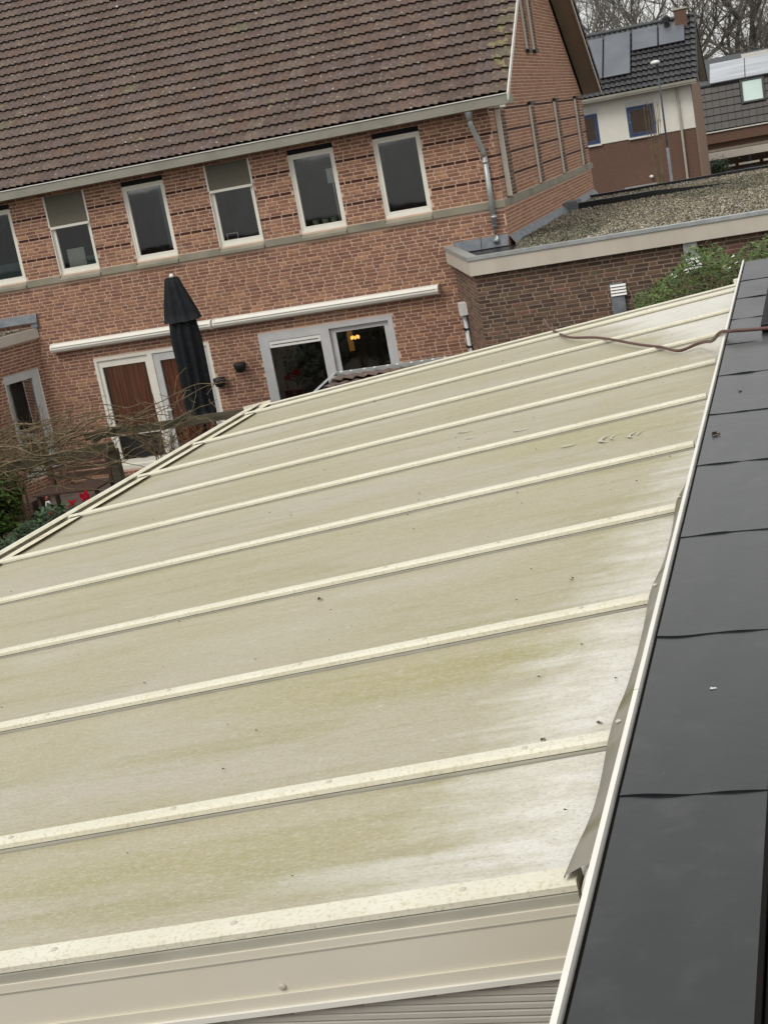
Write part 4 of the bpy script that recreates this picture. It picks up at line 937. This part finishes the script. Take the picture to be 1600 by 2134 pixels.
# shrub near the sliding door with fine twigs
def twiggy(x, y, z0, h, n, seed, label, spread=.8, name="bare_shrub", mname='twig', r=.010):
    rnd = random.Random(seed); t_ = thing(name, label, "shrub", (x, y, 0))
    st = MB(); tw = MB()
    for k in range(n):
        d = Vector((rnd.uniform(-spread, spread), rnd.uniform(-.3, .3), 1)).normalized(); p = Vector((x + rnd.uniform(-.1, .1), y, 0)); pl = [p, Vector((p.x, p.y, z0))]
        p = pl[-1]
        for q in range(7):
            d = (d + Vector((rnd.uniform(-.3, .3) * min(1, spread * 2), rnd.uniform(-.2, .2), rnd.uniform(-.2, .2) + (.5 if spread < .2 else 0)))).normalized(); p = p + d * h / 7; pl.append(p)
            for _ in range(3):
                e_ = (d + Vector((rnd.uniform(-1, 1), rnd.uniform(-.5, .5), rnd.uniform(-.4, .8)))).normalized(); tp_ = [p, p + e_ * .07, p + e_ * .07 + (e_ + Vector((rnd.uniform(-.5, .5), 0, rnd.uniform(-.3, .5)))).normalized() * .09]; tw.tube(tp_, [.004, .003, .002], 3, cap=False)
        st.tube(pl, [r * (1 - .75 * i_ / len(pl)) for i_ in range(len(pl))], 4)
    part("stem", st, mname, t_); part("twigs", tw, mname, t_, kind='stuff'); return t_
twiggy(-4.45, -4.5, .9, .85, 9, 5, "leafless twiggy shrub in front of the sliding door", .8)
twiggy(-5.15, -4.0, .9, .55, 4, 6, "thin bare shrub between the parasol and the sliding door", .7)
twiggy(-7.3, -5.0, 1.2, 1.1, 8, 8, "bare shrub against the corner of the curtained doors", .6)
twiggy(-3.6, -7.3, 1.75, .5, 6, 9, "knotty vine tips rising by the far gutter corner", 1.1)

def leaves(mb, n, fn, size, rnd):
    for k in range(n):
        c = Vector(fn(rnd)); a = Vector((rnd.uniform(-1, 1), rnd.uniform(-1, 1), rnd.uniform(-.6, .6))).normalized(); b_ = a.cross(Vector((rnd.uniform(-.6, .6), rnd.uniform(-.8, .2), 1))).normalized()
        s_ = size * rnd.uniform(.6, 1.2); g_ = rnd.uniform(.55, 1.45); yl = rnd.uniform(.8, 1.3)
        mb.add([c - a * s_, c + b_ * s_ * .45, c + a * s_, c - b_ * s_ * .45], [(0, 1, 2, 3)], (g_ * yl, g_, g_ * .8))
rnd = random.Random(31)
iv = thing("ivy_hedge", "dark green ivy mass low beside the patio gutter at the left edge", "ivy", (-5.5, -9, 0))
b = MB()
def fiv(r):
    x = r.uniform(-7.4, -4.2); y = r.uniform(-9.4, -7.2); return (x, y, max(0.05, .82 + .35 * math.sin(x * 2.1) * math.cos(y * 1.7) + r.uniform(-.35, .15)))
leaves(b, 9000, fiv, .055, rnd); part("foliage", b, 'ivy', iv, kind='stuff')
b = MB(); 
for k in range(24): x, y, z = fiv(rnd); b.tube([(x, y, 0), (x + .1, y, z * .5), (x, y + .1, z)], .008, 4)
part("stem", b, 'bark', iv)
iv = thing("evergreen_shrub", "green leafy evergreen shrub standing behind the vine at the left edge", "shrub", (-7, -6.3, 0))
b = MB()
def fev(r):
    while True:
        q = Vector((r.uniform(-1, 1), r.uniform(-1, 1), r.uniform(-1, 1)))
        if .3 < q.length < 1 + .15 * math.sin(q.x * 7 + q.z * 5): return (-7.85 + q.x * .62, -5.2 + q.y * .5, .95 + q.z * .62)
leaves(b, 2600, fev, .075, rnd); part("foliage", b, 'leaf', iv, kind='stuff')
b = MB(); b.tube([(-7.85, -5.2, 0), (-7.8, -5.2, .8), (-7.75, -5.2, 1.3)], [.04, .03, .012], 6); part("trunk", b, 'bark', iv)
# big shrub before the annex
bu = thing("leafy_shrub", "dense green leafy shrub growing against the brown annex wall at the right", "shrub", (3.9, -4.2, 0))
b = MB()
def fbu(r):
    while True:
        x = r.uniform(2.55, 6.4); y = r.uniform(-5.0, -3.6); top = 2.52 + .50 * min(1, max(0, (x - 2.55) / .9)) ** .6 + .10 * math.sin(x * 6) + .06 * math.sin(x * 15 + y * 4); z = r.uniform(1.7, top)
        if r.random() < .35 + .65 * (z - 1.7) / (top - 1.7): return (x, y, z)
leaves(b, 17000, fbu, .034, rnd); part("foliage", b, 'leaf', bu, kind='stuff')
b = MB()
for k in range(30):
    x = rnd.uniform(2.6, 5.8); b.tube([(x, -4.2, 0), (x + .1, -4.25, 1.4), (x + rnd.uniform(-.2, .2), -4.2 + rnd.uniform(-.4, .4), 2.7 + rnd.uniform(-.2, .4))], [.02, .013, .004], 4)
part("stem", b, 'bark', bu)
b = MB()
for k in range(9): x = rnd.choice([3.12, 3.9]) + rnd.gauss(0, .12); z = 2.88 + rnd.gauss(0, .05); y = -4.9 + rnd.gauss(0, .1); b.add([(x, y, z), (x + .05, y, z + .012), (x + .04, y + .02, z + .03)], [(0, 1, 2)])
part("leaf_glints", b, 'pale', bu, kind='stuff')  # pale triangles painted in as light glinting off the leaves

# lean-to with tiles beyond the patio end
lt = thing("tiled_shed_roof", "small brown tiled shed roof with zinc verge peeping over the far end of the patio cover", "shed", (0, -9, 0))
b = MB(); slab(b, -11.9, 2.28, -8.0, 2.585, -.72, 3.2, .06); sr = part("roof", b, 'under', lt)
tile_roof(sr, -.66, 13, -11.2, 2.33, 10, math.atan2(.305, 3.9), lambda r, c, rn: TP[rn.randrange(8)], 'tile_plain', nmax=60)
b = MB(); b.add([(-.735, -11.9, 2.33), (-.735, -8.0, 2.635), (-.72, -8.0, 2.655), (-.72, -11.9, 2.35), (-.69, -8.0, 2.645), (-.69, -11.9, 2.34)], [(0, 1, 2, 3), (3, 2, 4, 5)]); part("zinc_verge", b, 'zinc', sr)
b = MB(); b.box((-.74, -7.99, 2.60), (3.2, -7.95, 2.65)); part("zinc_edge", b, 'zinc', sr)
b = MB()
for k in range(11): b.lathe([(.018, 0), (.012, .012)], (-.60 + k * .146 + random.uniform(-.03, .03), -8.10, 2.66), 6)
part("mortar_blobs", b, 'pale', sr, kind='stuff')
b = MB(); b.box((-.6, -11.7, 0), (3.1, -8.1, 2.27)); part("wall", b, 'wood', lt)

# bench, pots, ornament
bn = thing("garden_bench", "dark brown slatted garden bench in the shade under the vine", "bench", (-7.1, -3.4, 0))
for k in range(6): b = MB(); b.box((-7.9, -3.75 + k * .1, .62), (-6.7, -3.67 + k * .1, .65)); part("slat", b, 'bench', bn)
for k in range(3): b = MB(); b.box((-7.9, -3.14, .75 + k * .13), (-6.7, -3.10, .84 + k * .13)); part("back_slat", b, 'bench', bn)
for x in (-7.85, -6.75):
    for y in (-3.72, -3.15): b = MB(); b.box((x, y, 0), (x + .06, y + .06, .62 if y < -3.5 else 1.12)); part("leg", b, 'bench', bn)
bx = thing("wooden_planter", "dark brown wooden planter box left of the bench", "planter", (-8.3, -3.2, 0))
for k in range(4): b = MB(); b.box((-8.7, -3.5, .02 + k * .12), (-8.1, -2.9, .13 + k * .12)); part("board", b, 'bench', bx)
for x, y, lab in ((-6.22, -5.0, "red cyclamen in bloom, the one nearer the patio gutter"), (-6.47, -5.02, "red cyclamen in bloom, the one farther left")):
    z = .74 if x > -6.3 else .62; t_ = thing("red_flower", lab, "flower", (x, y, 0), "red cyclamen in pots")
    b = MB(); b.lathe([(.07, 0), (.10, .42), (.09, .42)], (x, y, .03), 10); part("pot", b, 'terracotta', t_)
    b = MB(); b.tube([(x, y, .42), (x, y, z)], .012, 5); part("stem", b, 'ivy', t_)
    b = MB()
    for k in range(22):
        a = rnd.uniform(0, 6.28); r_ = rnd.uniform(.01, .08); c = Vector((x + r_ * math.cos(a), y + .05 * math.sin(a), z + rnd.uniform(0, .11))); b.add([c, c + Vector((.035, 0, .02)), c + Vector((.03, -.01, .07)), c + Vector((-.01, 0, .06))], [(0, 1, 2, 3)])
    part("petals", b, 'red', t_)
gn = thing("garden_ornament", "small white and red ornament standing left of the red flowers", "ornament", (-6.87, -5.0, 0))
b = MB(); b.lathe([(.04, 0), (.05, .1), (.03, .16)], (-6.87, -5.0, .66), 8); part("body", b, 'pale', gn, True)
b = MB(); b.lathe([(.03, 0), (.035, .04), (.01, .08)], (-6.87, -5.0, .82), 8); part("hat", b, 'terracotta', gn, True)
b = MB(); b.box((-6.92, -5.05, 0), (-6.82, -4.95, .66)); part("plinth", b, 'terracotta', gn)

# ================================================================== HOUSE B (white upper floor, blue windows)
hb = thing("white_brown_house", "far house with white upper wall, brown brick below, blue windows and solar panels", "house", (-2, 32, 0))
BY = 32; BX0, BX1 = -9.5, .95; BE = 5.5; BPI = R(40); BD = 4.7
bwin = [(-1.52, -.50), (-3.6, -2.62)]; bo = [(a - BX0, b_ - BX0, 3.93, 5.22) for a, b_ in bwin]
wb_ = part("upper_wall", wall_backing((BX0, BY, 0), 0, BX1 - BX0 - .0, 3.89, BE, bo), 'white', hb)
part("lower_wall", wall_backing((BX0, BY + .03, 0), 0, BX1 - BX0, 0, 3.887, []), 'brownwall', hb)
b = MB(); zrb = BE + BD / 2 * math.tan(BPI); Pg = [(BY + .26, 0), (BY + BD, 0), (BY + BD, BE), (BY + BD / 2, zrb), (BY + .26, BE + .26 * math.tan(BPI))]
b.add([(BX1 - .2, y, z) for y, z in Pg] + [(BX1, y, z) for y, z in Pg], [(0, 1, 2, 3, 4)[::-1], (5, 6, 7, 8, 9)] + [(i, (i + 1) % 5, 5 + (i + 1) % 5, 5 + i) for i in range(5)]); part("gable_wall", b, 'sidewall', hb, label="light brown gable wall")
b = MB(); b.box((BX1 - .02, BY - .01, 0), (BX1 + .004, BY + .26, BE)); part("corner", b, 'sidewall', hb)
for a, c_ in bwin:
    b = MB(); ring(b, a, c_, 3.93, 5.04, .07, BY - .01, BY + .08); w_ = part("window", b, 'blue', hb)
    b = MB(); ring(b, a + .09, c_ - .09, 4.02, 4.96, .05, BY + .0, BY + .07); part("sash", b, 'blue', w_)
    b = MB(); b.box((a + .1, BY + .04, 4.03), (c_ - .1, BY + .045, 4.95)); part("pane", b, 'glass', w_)
    b = MB(); b.box((a + .05, BY + .5, 3.93), (c_ - .05, BY + .55, 5.05)); part("room_interior", b, 'room', w_)
    b = MB(); b.box((a - .02, BY - .03, 5.045), (c_ + .02, BY + .08, 5.22)); part("shutter_box", b, 'greyframe', w_)
    b = MB(); b.box((a - .04, BY - .06, 3.86), (c_ + .04, BY + .02, 3.925)); part("sill", b, 'whitetrim', w_)
b = MB(); tb = math.tan(BPI); yb0 = BY - .42; zb0 = BE + .08
slab(b, yb0, zb0, BY + BD / 2, zb0 + (BY + BD / 2 - yb0) * tb, BX0, BX1 + .27, .06); slab(b, BY + BD + .4, zb0, BY + BD / 2, zb0 + (BY + BD / 2 - yb0) * tb, BX0, BX1 + .27, .06); rb = part("roof", b, 'under', hb)
b = MB(); slab(b, BY + BD + .4, zb0 - .07, BY + BD / 2, zb0 + (BY + BD / 2 - yb0) * tb - .08, BX1 + .006, BX1 + .26, .03); slab(b, yb0, zb0 - .07, BY + BD / 2, zb0 + (BY + BD / 2 - yb0) * tb - .08, BX1 + .006, BX1 + .26, .03); part("soffit", b, 'caps', rb)
b = MB(); slab(b, yb0 - .03, zb0 + .05, BY + BD / 2, zb0 + (BY + BD / 2 - yb0) * tb + .06, BX1 + .272, BX1 + .30, .17); slab(b, BY + BD + .4, zb0 + .05, BY + BD / 2, zb0 + (BY + BD / 2 - yb0) * tb + .06, BX1 + .272, BX1 + .30, .17); part("bargeboard", b, 'anthracite', rb)
DT = [(.052, .052, .055), (.058, .058, .061), (.046, .046, .049)]
nrb = int(((BY + BD / 2 - yb0) / math.cos(BPI)) / .3176)
tile_roof(rb, BX1 + .27 - 52 * .2, 52, yb0 - .02, zb0 + .01, nrb, BPI, lambda r, c, rn: DT[rn.randrange(3)], 'tile_dark', nmax=300, vis=lambda px, py: px > 1215, gen=lambda col: tile_mesh(col, w=.2, waves=1, amp=.055, lift=.075), w=.2)
rl = zb0 + (BY + BD / 2 - yb0) * tb
b = MB()
for i in range(26): b.tube([(BX1 + .25 - i * .4, BY + BD / 2, rl + .05), (BX1 + .25 - i * .4 - .4, BY + BD / 2, rl + .06)], .085, 8)
part("ridge_tiles", b, 'anthracite', rb)
b = MB(); b.box((BX0, yb0 - .12, zb0 - .06), (BX1 + .25, yb0 - .02, zb0 + .04)); part("gutter", b, 'gutterbox', hb)
b = MB(); b.box((BX0, yb0 - .1, zb0 - .12), (BX1 + .25, BY, zb0 - .065)); part("eaves_board", b, 'gutterbox', hb)
up = Vector((0, math.cos(BPI), math.sin(BPI))); nn_ = Vector((0, -math.sin(BPI), math.cos(BPI)))
def on_b(x, z, h): return Vector((x, yb0 + (z - zb0) / tb, z)) + nn_ * h
for x0_, x1_, z0_, z1_ in ((-3.12, -2.24, 6.12, 7.62), (-2.2, -1.19, 6.12, 7.66), (-1.13, -.16, 6.92, 7.68), (-.12, .85, 6.92, 7.66)):
    L_ = (z1_ - z0_) / math.sin(BPI); b = MB(); b.obox(on_b(x0_, z0_, .17), (x1_ - x0_, 0, 0), up * L_, nn_ * .035); sp_ = part("solar_panel", b, 'solar', rb)
    for q in (0, 1): b = MB(); b.obox(on_b(x0_ + q * (x1_ - x0_ - .02), z0_, .206), (.02, 0, 0), up * L_, nn_ * .003); part("panel_edge", b, 'anthracite', sp_)
b = MB(); b.box((.52, 33.75, 7.2), (.96, 34.15, 8.22)); ck = part("chimney", b, 'brownwall', rb)
b = MB(); b.box((.48, 33.71, 8.222), (1.0, 34.19, 8.29)); part("chimney_cap", b, 'caps', ck)
b = MB(); b.tube([(.2, 33.8, 7.2), (.2, 33.8, 7.95)], .085, 8); b.lathe([(.16, 0), (.16, .18), (.06, .26)], (.2, 33.8, 7.85), 8); part("flue", b, 'blackmetal', rb)
b = MB(); b.tube([(.42, BY - .07, 5.4), (.40, BY - .07, 0)], .045, 8); part("downpipe", b, 'caps', hb)
b = MB(); b.box((-1.9, BY - .6, 0), (-.7, BY - .05, 2.15)); part("porch", b, 'zinc', hb)
b = MB(); b.lathe([(.06, 0), (.08, .06), (.05, .1)], (-.9, BY - .07, 2.35), 8); part("porch_light", b, 'lampwhite', hb, True)

# street lamp, sapling
sl_ = thing("street_lamp", "tall grey street lamp with white round head before the white house", "street lamp", (1.5, 14, 0))
b = MB(); b.tube([(1.5, 14, 0), (1.5, 14, 3.9)], .038, 8); b.tube([(1.5, 14, 3.9), (1.51, 14, 5.75), (1.51, 14, 5.95)], .024, 8); part("pole", b, 'lead', sl_, True)
b = MB(); b.tube([(1.51, 14, 5.7), (1.51, 14, 5.98)], .03, 8); part("neck", b, 'blackmetal', sl_)
b = MB(); b.lathe([(.03, 0), (.10, .02), (.125, .05), (.10, .09), (.04, .11)], (1.47, 14, 5.97), 14); part("lamp_head", b, 'lampwhite', sl_, True)
for k, (px_, n_) in enumerate([(-.2, 7)]):
    t_ = twiggy(px_, 28, .8, 4.2, 9, 77, "bare multi-stemmed sapling in front of the white and brown house", .13, "sapling", 'vine', .028)

# ================================================================== HOUSE C
hc = thing("mansard_house", "far house with dark tiled mansard, skylight and bright solar panels at the right edge", "house", (4, 42, 0))
CY = 42.0; x0_, x1_ = -.5, 9.0
b = MB(); b.box((x0_, CY + .15, 0), (x1_, CY + 6, 3.3)); b.box((x0_ + .01, CY + .95, 3.301), (x1_ - .01, CY + 5.9, 5.3)); part("wall", b, 'brownwall', hc)
b = MB(); b.box((x0_, CY - .05, 2.85), (x1_, CY + .15, 3.31)); part("fascia_wall", b, 'brownwall', hc)
b = MB(); b.box((x0_, CY - .12, 3.312), (x1_, CY + .1, 3.36)); part("eaves_trim", b, 'whitetrim', hc)
mp_ = R(72); b = MB(); up2 = Vector((0, math.cos(mp_), math.sin(mp_))); nn2 = Vector((0, -math.sin(mp_), math.cos(mp_)))
b.obox((x0_, CY - .0, 3.38), (x1_ - x0_, 0, 0), up2 * 2.1, -nn2 * .1); mr = part("mansard", b, 'under', hc)
def flat_tile(col):
    b = MB(); b.obox((.004, 0, .05), (.288, 0, 0), (0, .38, -.05), (0, 0, .022), col); return b
CT = [(.022, .018, .015), (.026, .021, .018), (.019, .016, .014), (.030, .024, .020)]
tile_roof(mr, x0_, 32, CY, 3.39, 6, mp_, lambda r, c, rn: CT[rn.randrange(4)], 'tile_dark', nmax=200, w=.3, rowp=.33, gen=flat_tile, skip=lambda r, c: r > 2 and 9 <= c <= 11, vis=lambda px, py: px > 1475, name="flat_tile")
def on_c(x, z, h): return Vector((x, CY + (z - 3.38) / math.tan(mp_), z)) + nn2 * h
b = MB(); Lh = 1.0 / math.sin(mp_); fw_ = .09
for a_, c_, l0, l1 in ((2.22, 2.32, 0, Lh), (3.14, 3.24, 0, Lh), (2.32, 3.14, 0, .08), (2.32, 3.14, Lh - .08, Lh)):
    b.obox(on_c(a_, 4.27, .07) + up2 * l0, (c_ - a_, 0, 0), up2 * (l1 - l0), nn2 * .06)
sk_ = part("skylight", b, 'anthracite', mr)
b = MB(); b.obox(on_c(2.32, 4.27, .08) + up2 * .08, (.82, 0, 0), up2 * (Lh - .16), nn2 * .01); part("pane", b, 'glass_sky', sk_)
cp_ = R(16); up3 = Vector((0, math.cos(cp_), math.sin(cp_))); nn3 = Vector((0, -math.sin(cp_), math.cos(cp_)))
b = MB(); b.obox((x0_, CY + .5, 5.33), (x1_ - x0_, 0, 0), up3 * 4.2, -nn3 * .08); ur = part("upper_roof", b, 'anthracite', hc)
for k in range(5): b = MB(); b.obox((.98 + k * 1.52 - .0, CY + .42, 5.36), (1.48, 0, 0), Vector((0, math.cos(R(28)), math.sin(R(28)))) * 1.75, Vector((0, -math.sin(R(28)), math.cos(R(28)))) * .04); part("solar_panel", b, 'solarlight', ur)
b = MB(); b.box((2.35, CY + 2.1, 6.2), (3.5, CY + 2.2, 6.38)); part("roof_trim", b, 'whitetrim', ur)
# carport with fence in front of house C
cpt = thing("carport", "low carport with pale fascia and dark posts below the mansard house", "carport", (4, 40, 0))
b = MB(); b.box((.2, 39.6, 2.25), (9, 39.75, 2.55)); part("fascia", b, 'fascia', cpt)
b = MB(); b.box((.2, 39.75, 2.5), (9, 41.9, 2.6)); part("roof", b, 'gravelbase', cpt)
for x in (.75, 2.35, 4.0): b = MB(); b.box((x, 39.62, 0), (x + .12, 39.74, 2.24)); part("post", b, 'blackmetal', cpt)
gf = thing("green_fence", "dark green-grey panel fence with pale top slits under the carport", "fence", (3, 39.2, 0))
for k in range(8):
    x = .9 + k * 1.0; b = MB(); b.box((x, 39.2, 0), (x + .96, 39.25, 1.75)); part("panel", b, 'anthracite' if k < 2 else 'wood', gf)
    b = MB(); b.box((x + .05, 39.18, 1.9), (x + .9, 39.22, 1.98)); part("rail", b, 'fascia', gf)
hs = thing("fence_bush", "small dark green bush at the left end of the carport", "bush", (.95, 38.6, 0)); b = MB()
leaves(b, 900, lambda r: (1.1 + r.gauss(0, .25), 38.6 + r.gauss(0, .2), 2.0 + r.gauss(0, .16)), .06, rnd); part("foliage", b, 'ivy', hs, kind='stuff')
b = MB(); b.tube([(1.1, 38.6, 0), (1.1, 38.6, 1.9)], .05, 6); part("trunk", b, 'bark', hs)
gl = thing("garden_light", "small white globe light at the foot of the white house's side wall", "garden light", (1.5, 30, 0))
b = MB(); b.tube([(1.42, 31, 0), (1.42, 31, 2.0)], .04, 6); part("pole", b, 'caps', gl)
b = MB(); b.lathe([(.03, 0), (.08, .05), (.03, .12)], (1.42, 31, 2.0), 8); part("globe", b, 'lampwhite', gl, True)

# ================================================================== TREES
def tree(x, y, h, seed, label, lean=0):
    rnd = random.Random(seed); t_ = thing("bare_tree", label, "tree", (x, y, 0), "bare trees behind the houses")
    tr = MB(); cr_ = MB()
    def branch(p, d, L_, r, dep):
        n = 4 if dep < 4 else 3; pl = [p]; q = p; dd = d
        for i in range(n):
            dd = (dd + Vector((rnd.gauss(0, .16), rnd.gauss(0, .16), rnd.gauss(.03, .12)))).normalized(); q = q + dd * (L_ / n); pl.append(q)
        mb = tr if dep == 0 else cr_
        mb.tube(pl, [r * (1 - .45 * i / n) for i in range(n + 1)], 8 if dep == 0 else (5 if dep < 3 else 3), cap=False)
        if dep >= 6: return
        k = [5, 4, 4, 3, 3, 3][dep]
        for j in range(k):
            at = pl[-1] if j < 2 else pl[rnd.randint(1, n)]
            sp = rnd.uniform(.35, .95); az = rnd.uniform(0, 6.28); a = dd.cross(Vector((.3, .1, 1))).normalized(); c = dd.cross(a)
            nd = (dd + (a * math.cos(az) + c * math.sin(az)) * sp).normalized(); nd.z = nd.z * .9 + .12
            branch(at, nd.normalized(), L_ * rnd.uniform(.55, .82), max(.009, r * rnd.uniform(.42, .6)), dep + 1)
    branch(Vector((x, y, 0)), Vector((lean, 0, 1)), h * .30, h * .022, 0)
    part("trunk", tr, 'treefar', t_); part("crown", cr_, 'treefar', t_)
for i, (x, y, h, lab) in enumerate([(-4.9, 54, 16, "bare tree just right of the brick gable, leftmost behind the white house"), (-2.2, 60, 17, "bare tree behind the left half of the solar-panelled roof"),
        (.2, 66, 18, "bare tree behind the chimney of the white house"), (3.0, 58, 14, "bare spreading tree directly behind the mansard house"), (5.6, 64, 18, "bare tree at the right edge behind the mansard house"),
        (-7.5, 66, 18, "bare tree partly hidden behind the brick gable's rake"), (1.6, 78, 17, "distant bare tree seen through the gap between the two far houses")]):
    tree(x, y, h, 100 + i, lab)
tw = MB(); rnd = random.Random(5)
for k in range(9000):
    x = rnd.uniform(-22, 20); z = rnd.uniform(0, 6.5 + 1.5 * math.sin(x * .7)) ; p = Vector((x, 88 + rnd.uniform(0, 5), z)); pl = [p, p + Vector((rnd.uniform(-.5, .5), 0, rnd.uniform(.5, 1.1)))]; pl.append(pl[-1] + Vector((rnd.uniform(-.6, .6), 0, rnd.uniform(.2, .8))))
    tw.tube(pl, [.035, .025, .012], 3, cap=False)
part("distant_wood", tw, 'treefar', None, kind='stuff', label="distant mass of bare undergrowth and trees", category="wood")

# ================================================================== ADDED ROW OF HOUSES BEHIND THE CAMERA (unseen, shaped for the window reflections)
ob = thing("added_reflection_row", "added unseen brick row with a dark roof, kept low for the window reflections", "house", (-12, -38, 0))
b = MB(); b.box((-34, -42, 0), (2, -34, 3.0)); part("wall", b, 'brownwall', ob)
b = MB(); b.add([(-34.3, -33.5, 2.9), (2.3, -33.5, 2.9), (2.3, -38, 5.4), (-34.3, -38, 5.4), (-34.3, -42.5, 2.9), (2.3, -42.5, 2.9)], [(0, 1, 2, 3), (3, 2, 5, 4), (0, 3, 4), (1, 5, 2)]); part("roof", b, 'anthracite', ob)
for k in range(8):
    for z in (1.0,):
        b = MB(); b.box((-32 + k * 4.2, -34.0, z), (-30.4 + k * 4.2, -33.93, z + 1.4)); part("window", b, 'whitetrim', ob)

for i, (x, y, h, lab) in enumerate([(-22, -46, 11, "bare tree added behind the low row for the window reflections, the left one"), (-13, -48, 12, "bare tree added behind the low row for the window reflections, the middle one"), (-4, -45, 10, "bare tree added behind the low row for the window reflections, the right one")]):
    tree(x, y, h, 200 + i, lab)  # trees added out of view to break up the sky mirrored in the panes
